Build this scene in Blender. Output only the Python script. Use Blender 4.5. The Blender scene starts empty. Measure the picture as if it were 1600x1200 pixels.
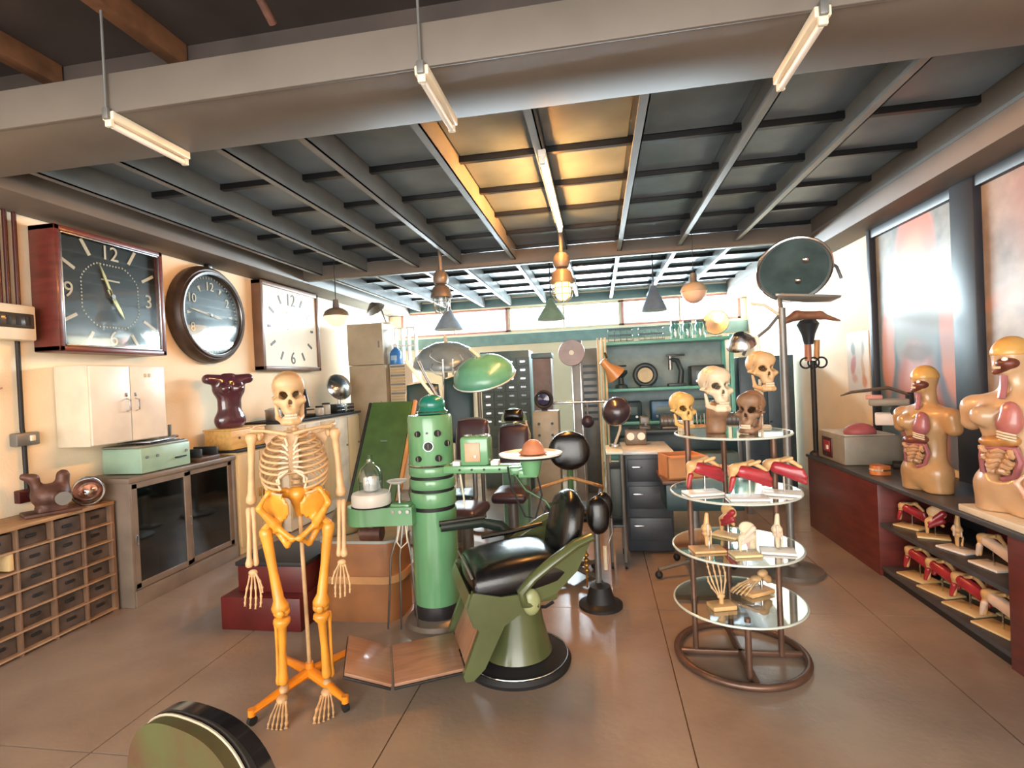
import bpy, bmesh, math, random
import numpy as np
from math import sin, cos, pi, radians, sqrt
from mathutils import Matrix, Vector
random.seed(7)
SC = bpy.context.scene
COL = SC.collection

# ------------------------------------------------------------------ camera
yaw, pitch, roll = radians(9.35), radians(-0.6), radians(2.6)
fw = Vector((-sin(yaw) * cos(pitch), cos(yaw) * cos(pitch), sin(pitch)))
rt = Vector((cos(yaw), sin(yaw), 0))
up = rt.cross(fw)
rt2 = rt * cos(roll) - up * sin(roll)
up2 = up * cos(roll) + rt * sin(roll)
cd = bpy.data.cameras.new('camera')
cd.sensor_width = 36.0
cd.lens = 36.0 * 820 / 1600
cd.clip_start = 0.05
cam = bpy.data.objects.new('camera', cd)
COL.objects.link(cam)
m = Matrix(((rt2.x, up2.x, -fw.x, 0), (rt2.y, up2.y, -fw.y, 0), (rt2.z, up2.z, -fw.z, 1.6), (0, 0, 0, 1)))
cam.matrix_world = m
SC.camera = cam

# ------------------------------------------------------------------ world and daylight
w = bpy.data.worlds.new('sky')
SC.world = w
w.use_nodes = True
bg = w.node_tree.nodes['Background']
bg.inputs[0].default_value = (0.93, 0.97, 1.0, 1)
bg.inputs[1].default_value = 2.6


def area(name, loc, rot, sx, sy, power, col):
    l = bpy.data.lights.new(name, 'AREA')
    l.shape = 'RECTANGLE'
    l.size, l.size_y = sx, sy
    l.energy = power
    l.color = col
    o = bpy.data.objects.new(name, l)
    COL.objects.link(o)
    o.location = loc
    o.rotation_euler = rot
    return o


# daylight falling in through the row of windows in the back wall
area('window_daylight', (-0.61, 10.0, 2.8), (radians(-66), 0, 0), 6.2, 0.6, 1400, (0.82, 0.92, 1.0))
# added warm light from behind the camera, for an assumed, unseen open front
area('front_fill_offscreen', (-0.6, -2.75, 1.75), (radians(84), 0, 0), 6.0, 2.6, 270, (1.0, 0.92, 0.82))

SC.view_settings.view_transform = 'Standard'
SC.view_settings.look = 'None'
SC.view_settings.gamma = 1.0
SC.view_settings.use_curve_mapping = False
SC.view_settings.exposure = 0.38


# ------------------------------------------------------------------ materials
def lin(c):
    return tuple((x / 255 / 12.92) if x <= 10 else (((x / 255) + 0.055) / 1.055) ** 2.4 for x in c) + (1,)


MATS = {}


def mat(name, rgb, rough=0.5, metal=0.0, var=0.12, scale=6.0, bump=0.0, bscale=40.0, coat=0.0, rgb2=None, emit=None, estr=0.0, stretch=None, trans=0.0, spec=0.5):
    if name in MATS:
        return MATS[name]
    M = bpy.data.materials.new(name)
    M.use_nodes = True
    nt = M.node_tree
    b = nt.nodes['Principled BSDF']
    b.inputs['Roughness'].default_value = rough
    b.inputs['Metallic'].default_value = metal
    b.inputs['Specular IOR Level'].default_value = spec
    b.inputs['Coat Weight'].default_value = coat
    if coat:
        b.inputs['Coat Roughness'].default_value = 0.12
    if trans:
        b.inputs['Transmission Weight'].default_value = trans
    tc = nt.nodes.new('ShaderNodeTexCoord')
    src = tc.outputs['Object']
    if stretch:
        mp = nt.nodes.new('ShaderNodeMapping')
        mp.inputs['Scale'].default_value = stretch
        nt.links.new(src, mp.inputs['Vector'])
        src = mp.outputs['Vector']
    nz = nt.nodes.new('ShaderNodeTexNoise')
    nz.inputs['Scale'].default_value = scale
    nz.inputs['Detail'].default_value = 5
    nt.links.new(src, nz.inputs['Vector'])
    cr = nt.nodes.new('ShaderNodeValToRGB')
    c1 = lin(rgb)
    if rgb2:
        c0 = lin(rgb2)
    else:
        c0 = tuple(x * (1 - var * 2.2) for x in c1[:3]) + (1,)
    cr.color_ramp.elements[0].position = 0.32
    cr.color_ramp.elements[1].position = 0.62
    cr.color_ramp.elements[0].color = c0
    cr.color_ramp.elements[1].color = c1
    nt.links.new(nz.outputs['Fac'], cr.inputs['Fac'])
    nt.links.new(cr.outputs['Color'], b.inputs['Base Color'])
    if bump:
        n2 = nt.nodes.new('ShaderNodeTexNoise')
        n2.inputs['Scale'].default_value = bscale
        nt.links.new(src, n2.inputs['Vector'])
        bp = nt.nodes.new('ShaderNodeBump')
        bp.inputs['Strength'].default_value = bump
        bp.inputs['Distance'].default_value = 0.01
        nt.links.new(n2.outputs['Fac'], bp.inputs['Height'])
        nt.links.new(bp.outputs['Normal'], b.inputs['Normal'])
    if emit:
        b.inputs['Emission Color'].default_value = lin(emit)
        b.inputs['Emission Strength'].default_value = estr
    MATS[name] = M
    return M


def glassmat(name, tint=(235, 245, 245), clear=0.75, rough=0.05):
    if name in MATS:
        return MATS[name]
    M = bpy.data.materials.new(name)
    M.use_nodes = True
    nt = M.node_tree
    nt.nodes.remove(nt.nodes['Principled BSDF'])
    out = nt.nodes['Material Output']
    tr = nt.nodes.new('ShaderNodeBsdfTransparent')
    tr.inputs['Color'].default_value = lin(tint)
    gl = nt.nodes.new('ShaderNodeBsdfGlossy')
    gl.inputs['Roughness'].default_value = rough
    gl.inputs['Color'].default_value = (1, 1, 1, 1)
    fr = nt.nodes.new('ShaderNodeFresnel')
    fr.inputs['IOR'].default_value = 1.5
    ad = nt.nodes.new('ShaderNodeMath')
    ad.operation = 'ADD'
    ad.use_clamp = True
    ad.inputs[1].default_value = (1 - clear) * 0.5
    ge = nt.nodes.new('ShaderNodeNewGeometry')
    inv = nt.nodes.new('ShaderNodeMath')
    inv.operation = 'SUBTRACT'
    inv.inputs[0].default_value = 1.0
    nt.links.new(ge.outputs['Backfacing'], inv.inputs[1])
    ml = nt.nodes.new('ShaderNodeMath')
    ml.operation = 'MULTIPLY'
    nt.links.new(fr.outputs[0], ml.inputs[0])
    nt.links.new(inv.outputs[0], ml.inputs[1])
    nt.links.new(ml.outputs[0], ad.inputs[0])
    mx = nt.nodes.new('ShaderNodeMixShader')
    nt.links.new(ad.outputs[0], mx.inputs[0])
    nt.links.new(tr.outputs[0], mx.inputs[1])
    nt.links.new(gl.outputs[0], mx.inputs[2])
    nt.links.new(mx.outputs[0], out.inputs['Surface'])
    MATS[name] = M
    return M


def emis(name, rgb, s):
    if name in MATS:
        return MATS[name]
    M = bpy.data.materials.new(name)
    M.use_nodes = True
    nt = M.node_tree
    b = nt.nodes['Principled BSDF']
    b.inputs['Base Color'].default_value = lin(rgb)
    b.inputs['Emission Color'].default_value = lin(rgb)
    b.inputs['Emission Strength'].default_value = s
    MATS[name] = M
    return M


# ------------------------------------------------------------------ geometry helpers
def TR(loc=(0, 0, 0), rx=0, ry=0, rz=0, s=1):
    return Matrix.Translation(loc) @ Matrix.Rotation(radians(rz), 4, 'Z') @ Matrix.Rotation(radians(ry), 4, 'Y') @ Matrix.Rotation(radians(rx), 4, 'X') @ Matrix.Diagonal((s, s, s, 1))


class G:
    """collects shapes that become ONE mesh object"""

    def __init__(self):
        self.v, self.f = [], []

    def add(self, vs, fs, M=None):
        k = len(self.v)
        if M is not None:
            vs = [tuple(M @ Vector(p)) for p in vs]
        self.v += [tuple(p) for p in vs]
        self.f += [tuple(i + k for i in q) for q in fs]
        return self

    def box(self, c, s, r=0.0, M=None, seg=2):
        x, y, z = (q / 2 for q in s)
        if r <= 0:
            vs = [(c[0] + a * x, c[1] + b * y, c[2] + d * z) for a in (-1, 1) for b in (-1, 1) for d in (-1, 1)]
            return self.add(vs, [(0, 1, 3, 2), (4, 6, 7, 5), (0, 4, 5, 1), (2, 3, 7, 6), (0, 2, 6, 4), (1, 5, 7, 3)], M)
        bm = bmesh.new()
        bmesh.ops.create_cube(bm, size=1)
        for v in bm.verts:
            v.co = Vector((c[0] + v.co.x * s[0], c[1] + v.co.y * s[1], c[2] + v.co.z * s[2]))
        bmesh.ops.bevel(bm, geom=bm.edges[:], offset=min(r, min(s) * 0.49), segments=seg, profile=0.5, affect='EDGES')
        bm.verts.index_update()
        self.add([v.co[:] for v in bm.verts], [[v.index for v in f.verts] for f in bm.faces], M)
        bm.free()
        return self

    def tube(self, pts, r, n=8, cap=True, closed=False, flat=None, M=None):
        P = [Vector(p) for p in pts]
        N = len(P)
        R = [r] * N if not hasattr(r, '__len__') else list(r)
        T = []
        for i in range(N):
            if closed:
                t = P[(i + 1) % N] - P[i - 1]
            else:
                t = P[min(i + 1, N - 1)] - P[max(i - 1, 0)]
            T.append(t.normalized() if t.length > 1e-9 else Vector((0, 0, 1)))
        a = Vector((0, 0, 1)) if abs(T[0].z) < 0.9 else Vector((1, 0, 0))
        u = T[0].cross(a).normalized()
        vs, fs = [], []
        for i in range(N):
            u = (u - T[i] * u.dot(T[i])).normalized()
            v = T[i].cross(u)
            for k in range(n):
                an = 2 * pi * k / n
                fl = flat if flat else 1.0
                vs.append(P[i] + (u * cos(an) + v * sin(an) * fl) * R[i])
        for i in range(N if closed else N - 1):
            j = (i + 1) % N
            for k in range(n):
                l = (k + 1) % n
                fs.append((i * n + k, i * n + l, j * n + l, j * n + k))
        if cap and not closed:
            fs.append(tuple(reversed(range(n))))
            fs.append(tuple(range((N - 1) * n, N * n)))
        return self.add(vs, fs, M)

    def cyl(self, p0, p1, r0, r1=None, n=16, M=None, cap=True):
        return self.tube([p0, p1], [r0, r0 if r1 is None else r1], n, cap, M=M)

    def lathe(self, prof, c=(0, 0, 0), n=28, M=None, sx=1, sy=1, a0=0, a1=360):
        full = abs(a1 - a0) >= 360
        vs, fs = [], []
        m_ = n if full else n + 1
        for (r, z) in prof:
            for k in range(m_):
                a = radians(a0 + (a1 - a0) * k / n)
                vs.append((c[0] + r * cos(a) * sx, c[1] + r * sin(a) * sy, c[2] + z))
        for i in range(len(prof) - 1):
            for k in range(n):
                l = (k + 1) % m_
                if not full and k == n:
                    continue
                fs.append((i * m_ + k, i * m_ + l, (i + 1) * m_ + l, (i + 1) * m_ + k))
        if full:
            if prof[0][0] > 1e-6:
                fs.append(tuple(reversed(range(m_))))
            if prof[-1][0] > 1e-6:
                fs.append(tuple(range((len(prof) - 1) * m_, len(prof) * m_)))
        return self.add(vs, fs, M)

    def ell(self, c, r, n=18, m=10, M=None):
        if not hasattr(r, '__len__'):
            r = (r, r, r)
        vs, fs = [(c[0], c[1], c[2] - r[2])], []
        for i in range(1, m):
            t = -pi / 2 + pi * i / m
            for k in range(n):
                a = 2 * pi * k / n
                vs.append((c[0] + r[0] * cos(t) * cos(a), c[1] + r[1] * cos(t) * sin(a), c[2] + r[2] * sin(t)))
        vs.append((c[0], c[1], c[2] + r[2]))
        for k in range(n):
            fs.append((0, 1 + (k + 1) % n, 1 + k))
            e = 1 + (m - 2) * n
            fs.append((e + k, e + (k + 1) % n, len(vs) - 1))
        for i in range(m - 2):
            for k in range(n):
                l = (k + 1) % n
                fs.append((1 + i * n + k, 1 + i * n + l, 1 + (i + 1) * n + l, 1 + (i + 1) * n + k))
        return self.add(vs, fs, M)

    def prism(self, poly, z0, z1, M=None):
        """polygon in x,y extruded along z"""
        n = len(poly)
        vs = [(p[0], p[1], z0) for p in poly] + [(p[0], p[1], z1) for p in poly]
        fs = [tuple(reversed(range(n))), tuple(range(n, 2 * n))]
        for k in range(n):
            l = (k + 1) % n
            fs.append((k, l, n + l, n + k))
        return self.add(vs, fs, M)

    def plate(self, poly, y0, y1, M=None):
        """polygon in x,z extruded along y"""
        return self.prism([(p[0], p[1]) for p in poly], -y1, -y0, (M or Matrix()) @ Matrix.Rotation(radians(90), 4, 'X'))

    def side(self, poly, x0, x1, M=None):
        """polygon in y,z extruded along x"""
        A = Matrix(((0, 0, 1, 0), (1, 0, 0, 0), (0, 1, 0, 0), (0, 0, 0, 1)))
        return self.prism(poly, x0, x1, (M or Matrix()) @ A)

    def torus(self, c, R, r, n=32, k=8, M=None, sx=1, sy=1):
        pts = [(c[0] + R * cos(2 * pi * i / n) * sx, c[1] + R * sin(2 * pi * i / n) * sy, c[2]) for i in range(n)]
        return self.tube(pts, r, k, closed=True, M=M)

    def obj(self, name, ma, parent=None, smooth=38):
        me = bpy.data.meshes.new(name)
        me.from_pydata([tuple(p) for p in self.v], [], self.f)
        bm = bmesh.new()
        bm.from_mesh(me)
        bmesh.ops.recalc_face_normals(bm, faces=bm.faces)
        bm.to_mesh(me)
        bm.free()
        if smooth:
            me.shade_smooth()
            me.set_sharp_from_angle(angle=radians(smooth))
        me.materials.append(ma)
        o = bpy.data.objects.new(name, me)
        COL.objects.link(o)
        if parent is not None:
            o.parent = parent
        return o


def tag(o, label, cat, group=None):
    o['label'] = label
    o['category'] = cat
    if group:
        o['group'] = group
    return o


def thing(name, label, cat, loc=(0, 0, 0), rz=0, group=None, rx=0, ry=0):
    o = bpy.data.objects.new(name, None)
    o.empty_display_size = 0.1
    COL.objects.link(o)
    o.location = loc
    o.rotation_euler = (radians(rx), radians(ry), radians(rz))
    return tag(o, label, cat, group)


def struct(o):
    o['kind'] = 'structure'
    return o


def clone(root, loc=None, rz=None, label=None, parent=None):
    r = root.copy()
    COL.objects.link(r)
    if loc is not None:
        r.location = loc
    if rz is not None:
        r.rotation_euler = (r.rotation_euler[0], r.rotation_euler[1], radians(rz))
    if label:
        r['label'] = label
    if parent is not None:
        r.parent = parent
    for ch in list(root.children):
        clone(ch, parent=r)
    return r


def text(s, size, ma, parent, M, name='numeral', depth=0.004):
    cu = bpy.data.curves.new('t', 'FONT')
    cu.body = s
    cu.size = size
    cu.extrude = depth / 2
    cu.resolution_u = 3
    cu.align_x = 'CENTER'
    cu.align_y = 'CENTER'
    t = bpy.data.objects.new('t', cu)
    COL.objects.link(t)
    bpy.context.view_layer.update()
    me = bpy.data.meshes.new_from_object(t)
    bpy.data.objects.remove(t)
    bpy.data.curves.remove(cu)
    me.transform(M @ Matrix.Rotation(radians(90), 4, 'X'))
    me.name = name
    me.materials.clear()
    me.materials.append(ma)
    o = bpy.data.objects.new(name, me)
    COL.objects.link(o)
    o.parent = parent
    return o


# ------------------------------------------------------------------ implicit surfaces for organic shapes
def s_ell(P, c, r, rot=None):
    q = P - np.array(c)
    if rot is not None:
        q = q @ np.array(Matrix.Rotation(radians(rot[1]), 3, rot[0]))
    r = np.array(r, float)
    k0 = np.linalg.norm(q / r, axis=-1)
    k1 = np.linalg.norm(q / (r * r), axis=-1) + 1e-9
    return k0 * (k0 - 1) / k1


def s_cap(P, a, b, ra, rb=None):
    rb = ra if rb is None else rb
    a, b = np.array(a, float), np.array(b, float)
    d = b - a
    h = np.clip(((P - a) @ d) / (d @ d), 0, 1)
    return np.linalg.norm(P - a - h[..., None] * d, axis=-1) - (ra + (rb - ra) * h)


def s_box(P, c, s, r=0.0):
    q = np.abs(P - np.array(c)) - np.array(s) / 2 + r
    return np.linalg.norm(np.maximum(q, 0), axis=-1) + np.minimum(q.max(axis=-1), 0) - r


def smin(a, b, k):
    h = np.clip(0.5 + 0.5 * (b - a) / k, 0, 1)
    return b + (a - b) * h - k * h * (1 - h)


def smax(a, b, k):
    return -smin(-a, -b, k)


def ssub(a, b, k=0.005):
    return smax(a, -b, k)


def implicit(fn, lo, hi, step):
    """naive surface nets"""
    lo, hi = np.array(lo, float), np.array(hi, float)
    n = np.maximum(np.ceil((hi - lo) / step).astype(int) + 1, 3)
    ax = [lo[i] + step * np.arange(n[i]) for i in range(3)]
    P = np.stack(np.meshgrid(*ax, indexing='ij'), -1)
    V = fn(P)
    S = V < 0
    c = n - 1
    acc = np.zeros(tuple(c) + (3,))
    cnt = np.zeros(tuple(c))
    offs = [(i, j, k) for i in (0, 1) for j in (0, 1) for k in (0, 1)]
    sl = lambda o: tuple(slice(o[i], o[i] + c[i]) for i in range(3))
    for o in offs:
        for a in range(3):
            if o[a]:
                continue
            p = list(o)
            p[a] = 1
            v0, v1 = V[sl(o)], V[sl(p)]
            cr = (v0 < 0) != (v1 < 0)
            t = np.where(cr, v0 / np.where(cr, v0 - v1, 1), 0)
            pos = np.array(o, float) + np.zeros(tuple(c) + (3,))
            pos[..., a] += t
            acc += np.where(cr[..., None], pos, 0)
            cnt += cr
    ok = cnt > 0
    idx = -np.ones(tuple(c), int)
    idx[ok] = np.arange(ok.sum())
    base = np.stack(np.meshgrid(*[np.arange(q) for q in c], indexing='ij'), -1)
    verts = lo + step * (base[ok] + acc[ok] / cnt[ok][:, None])
    faces = []
    for a in range(3):
        b, d = (a + 1) % 3, (a + 2) % 3
        s0 = [slice(None)] * 3
        s1 = [slice(None)] * 3
        s0[a], s1[a] = slice(0, -1), slice(1, None)
        s0[b] = s1[b] = slice(1, -1)
        s0[d] = s1[d] = slice(1, -1)
        e0, e1 = S[tuple(s0)], S[tuple(s1)]
        loc = np.argwhere(e0 != e1)
        if len(loc) == 0:
            continue
        sgn = e0[tuple(loc.T)]
        q = loc.copy()
        q[:, b] += 1
        q[:, d] += 1
        quad = []
        for (db, dd) in ((1, 1), (0, 1), (0, 0), (1, 0)):
            w_ = q.copy()
            w_[:, b] -= db
            w_[:, d] -= dd
            quad.append(idx[tuple(w_.T)])
        quad = np.stack(quad, 1)
        quad[~sgn] = quad[~sgn][:, ::-1]
        faces.append(quad)
    faces = np.concatenate(faces)
    faces = faces[(faces >= 0).all(1)]
    return verts.tolist(), faces.tolist()


def blob(name, fn, lo, hi, step, ma, parent=None, M=None):
    g = G()
    vs, fs = implicit(fn, lo, hi, step)
    g.add(vs, fs, M)
    return g.obj(name, ma, parent, smooth=180)


# ------------------------------------------------------------------ shared materials
cream = mat('cream_wall_paint', (246, 228, 198), 0.75, var=0.035, scale=2.5, bump=0.15, bscale=60)
slate = mat('slate_ceiling_board', (112, 128, 140), 0.34, var=0.14, scale=3.0)
slate2 = mat('slate_painted_steel', (126, 128, 128), 0.34, var=0.10, scale=4)
beampaint = mat('grey_brown_beam_paint', (104, 96, 88), 0.55, var=0.1, scale=2)
darkply = mat('dark_plywood', (66, 56, 52), 0.6, var=0.2, scale=2)
woodraft = mat('brown_wood_rafter', (140, 96, 66), 0.6, var=0.2, scale=8)
black = mat('black_enamel', (20, 20, 22), 0.3, var=0.1)
blackmatte = mat('matte_black', (28, 27, 28), 0.6, var=0.15)
leather = mat('black_glossy_leather', (14, 14, 17), 0.26, var=0.2, scale=20, coat=0.15, bump=0.06, bscale=90)
chrome = mat('chrome', (205, 205, 208), 0.18, 1.0, var=0.05)
steel = mat('brushed_steel', (150, 150, 150), 0.35, 1.0, var=0.1, scale=12)
brass = mat('aged_brass', (190, 150, 80), 0.35, 1.0, var=0.2, scale=14)
white = mat('white_enamel', (236, 232, 224), 0.25, var=0.04)
ivory = mat('ivory_paint', (226, 214, 190), 0.4, var=0.08, scale=5)
beige = mat('beige_metal_paint', (176, 162, 138), 0.45, var=0.08, scale=4)
green = mat('dental_green_enamel', (104, 158, 112), 0.22, var=0.06, scale=3, coat=0.5)
olive = mat('olive_green_enamel', (84, 92, 56), 0.3, var=0.12, scale=4, coat=0.4)
dkgreen = mat('dark_green_vinyl', (60, 92, 50), 0.45, var=0.12, scale=8)
tealp = mat('teal_enamel', (30, 120, 104), 0.2, var=0.06, coat=0.5)
turq = mat('turquoise_paint', (110, 190, 176), 0.35, var=0.08)
dteal = mat('dark_teal_vinyl', (34, 62, 66), 0.4, var=0.12)
greyteal = mat('grey_teal_metal', (96, 120, 120), 0.4, var=0.08)
maroon = mat('maroon_wood', (104, 42, 36), 0.38, var=0.16, scale=5, stretch=(1, 1, 6), coat=0.2)
dkmaroon = mat('dark_maroon_wood', (74, 26, 26), 0.35, var=0.2, scale=5)
purple = mat('aubergine_vinyl', (62, 48, 60), 0.35, var=0.12)
wood = mat('honey_wood', (190, 142, 90), 0.5, var=0.14, scale=5, stretch=(8, 1, 1))
palewood = mat('pale_wood', (214, 186, 136), 0.5, var=0.1, scale=4, stretch=(1, 1, 0.2))
dkwood = mat('dark_walnut_wood', (92, 60, 42), 0.45, var=0.2, scale=6, stretch=(1, 1, 8))
bone = mat('ivory_bone', (206, 168, 122), 0.5, var=0.1, scale=14, bump=0.1)
bonew = mat('pale_bone', (216, 196, 166), 0.5, var=0.08, scale=14, bump=0.1)
boneo = mat('orange_varnished_bone', (230, 156, 52), 0.4, var=0.12, scale=9, coat=0.3)
boneb = mat('brown_stained_bone', (150, 112, 84), 0.5, var=0.2, scale=12, bump=0.15)
orange = mat('orange_enamel', (236, 140, 28), 0.3, var=0.08, coat=0.3)
muscle = mat('red_muscle_enamel', (168, 44, 54), 0.35, var=0.18, scale=16, coat=0.4)
plastic_white = mat('white_plastic', (240, 234, 226), 0.35, var=0.03)
glass = glassmat('clear_glass')
darkglass = glassmat('smoky_cabinet_glass', (120, 108, 96), 0.8)
rust = mat('rusty_brown_iron', (98, 66, 56), 0.5, 0.3, var=0.25, scale=12, bump=0.2)
floor_m = mat('worn_concrete', (152, 134, 118), 0.27, var=0.12, scale=1.3, bump=0.12, bscale=30, rgb2=(126, 108, 96))
graymetal = mat('grey_metal', (130, 130, 128), 0.4, 0.5, var=0.1)
smoke = mat('warm_grey_metal', (118, 108, 98), 0.4, 0.3, var=0.1)
# ================================================================== THE ROOM
XL, XR, YB, YF = -3.95, 2.60, 9.70, -2.5
# floor: a screed bed with cast slabs parted by recessed joints
fl = struct(G().box(((XL + XR) / 2, (YB + YF) / 2, -0.075), (XR - XL + 0.6, YB - YF + 0.6, 0.11)).obj('floor', floor_m))
xs = [-4.1, -3.66, -2.33, -1.0, 0.33, 1.66, 2.75]
ys = [-2.6, 0.55, 2.0, 3.62, 5.4, 7.4, 9.85]
for i in range(len(xs) - 1):
    for j in range(len(ys) - 1):
        g = G().box(((xs[i] + xs[i + 1]) / 2, (ys[j] + ys[j + 1]) / 2, -0.0125), (xs[i + 1] - xs[i] - 0.007, ys[j + 1] - ys[j] - 0.007, 0.025))
        g.obj('floor_slab', floor_m, fl)

# left wall
struct(G().box((XL - 0.1, (YB + YF) / 2, 1.75), (0.2, YB - YF + 0.4, 3.5)).obj('wall_left', cream))
# right wall
wr = struct(G().box((XR + 0.1, (YB + YF) / 2, 1.75), (0.2, YB - YF + 0.4, 3.5)).obj('wall_right', cream))
# back wall round a row of four windows
wz0, wz1 = 2.47, 2.93
wx = [-3.72, -1.62, 0.46, 2.50]
gb = G()
gb.box(((XL + XR) / 2, YB + 0.1, wz0 / 2), (XR - XL, 0.2, wz0))
gb.box(((XL + XR) / 2, YB + 0.1, (wz1 + 3.5) / 2), (XR - XL, 0.2, 3.5 - wz1))
gb.box(((XL + wx[0]) / 2, YB + 0.1, (wz0 + wz1) / 2), (wx[0] - XL, 0.2, wz1 - wz0))
gb.box(((XR + wx[3]) / 2, YB + 0.1, (wz0 + wz1) / 2), (XR - wx[3], 0.2, wz1 - wz0))
struct(gb.obj('wall_back', cream))
redframe = mat('faded_red_window_paint', (206, 150, 140), 0.5, var=0.1)
tealband = mat('pale_teal_band', (128, 160, 156), 0.5, var=0.08)
struct(G().box(((XL + XR) / 2, YB - 0.02, 2.33), (XR - XL, 0.05, 0.2), 0.006).obj('trim_1', tealband))
struct(G().box(((XL + XR) / 2, YB - 0.015, 3.02), (XR - XL, 0.04, 0.15), 0.006).obj('trim_2', greyteal))
pane = glassmat('window_glass', (245, 250, 250), 0.9)
for k in range(3):
    a, b = wx[k], wx[k + 1]
    root = thing('window_%d' % (k + 1), 'x', 'x', ((a + b) / 2, YB + 0.06, wz0))
    del root['label'], root['category']
    struct(root)
    wv, h = b - a, wz1 - wz0
    f = G()
    f.box((0, 0, 0.02), (wv, 0.09, 0.04), 0.005).box((0, 0, h - 0.02), (wv, 0.09, 0.04), 0.005)
    f.box((-wv / 2 + 0.025, 0, h / 2), (0.05, 0.09, h), 0.005).box((wv / 2 - 0.025, 0, h / 2), (0.05, 0.09, h), 0.005)
    f.obj('window_frame', redframe if k != 1 else ivory, root)
    G().box((0, 0, h / 2), (0.04, 0.07, h - 0.08), 0.005).obj('mullion', ivory, root)
    for sgn in (-1, 1):
        G().box((sgn * wv / 4, 0, h / 2), (wv / 2 - 0.07, 0.006, h - 0.08)).obj('pane', pane, root)

# ceiling: boards on purlins and rafters, a lower bay behind the deep front beam
ce = struct(G().box(((XL + XR) / 2, (2.3 + YB) / 2, 3.17), (XR - XL, YB - 2.3, 0.06)).obj('ceiling', slate))
G().box(((XL + XR) / 2, (2.6 + YF) / 2, 3.50), (XR - XL, 2.6 - YF, 0.06)).obj('plywood_board', darkply, ce)
G().box(((XL + XR) / 2, 2.56, 3.30), (XR - XL, 0.04, 0.4)).obj('plywood_board', darkply, ce)
raf = [-3.3, -2.72, -2.06, -1.55, -0.9, -0.31, 0.29, 0.935, 1.53, 2.3]
for x in raf:
    lo = 3.03 if x == -0.31 else 2.965
    g = G().box((x + 0.022, (2.55 + YB) / 2, (lo + 3.14) / 2), (0.008, YB - 2.55, 3.14 - lo))
    g.box((x, (2.55 + YB) / 2, lo + 0.004), (0.052, YB - 2.55, 0.008))
    g.box((x - 0.022, (2.55 + YB) / 2, lo + 0.014), (0.006, YB - 2.55, 0.02))
    g.obj('rafter', slate2, ce)
y = 2.9
while y < 9.6:
    G().box(((XL + XR) / 2, y, 3.115), (XR - XL, 0.045, 0.05), 0.004, seg=1).obj('purlin', black, ce)
    y += 0.625
# ceiling boards between the purlins, each panel with its own edge
y = 2.9
while y < 9.3:
    for k in range(len(raf) + 1):
        a = XL if k == 0 else raf[k - 1] + 0.03
        b = XR if k == len(raf) else raf[k] - 0.03
        if b - a > 0.1:
            G().box(((a + b) / 2, y + 0.3125, 3.135), (b - a - 0.01, 0.57, 0.014), 0.003, seg=1).obj('ceiling_panel', slate, ce, smooth=0)
    y += 0.625
# front boxed beam, its lit face and underside
G().box(((XL + XR) / 2, 2.33, 2.985), (XR - XL, 0.44, 0.17), 0.006).obj('beam', beampaint, ce)
G().box(((XL + XR) / 2, 2.10, 2.985), (XR - XL, 0.02, 0.18), 0.004).obj('beam_face', beampaint, ce)
# far cross beam
G().box(((XL + XR) / 2, 6.05, 3.0), (XR - XL, 0.12, 0.16), 0.006).obj('beam', beampaint, ce)
# side beams
G().box((XL + 0.21, (2.5 + YB) / 2, 3.02), (0.42, YB - 2.5, 0.24), 0.006).obj('beam', beampaint, ce)
G().box((XR - 0.16, (2.5 + YB) / 2, 2.98), (0.32, YB - 2.5, 0.32), 0.006).obj('beam', beampaint, ce)
# high front bay: wooden rafters
for x in (-3.72, -2.93, -2.14, 0.2, 1.0, 1.8):
    G().box((x, 0.04 if x < 0 else -0.6, 3.41), (0.08, 4.98 if x < 0 else 3.7, 0.12), 0.005).obj('rafter', woodraft, ce)

# right wall: dark frame posts and rails that hold the painted panels
dkframe = mat('blue_black_frame_paint', (38, 40, 48), 0.45, var=0.1)
tn = 3
for (y0, y1) in ((5.36, 5.42), (4.00, 4.24), (2.55, 2.72), (1.0, 1.2)):
    struct(G().box((XR - 0.035, (y0 + y1) / 2, 1.42), (0.07, y1 - y0, 2.82), 0.006).obj('trim_%d' % tn, dkframe))
    tn += 1
struct(G().box((XR - 0.03, 3.2, 2.79), (0.06, 4.44, 0.09), 0.006).obj('trim_%d' % tn, dkframe))


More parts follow.
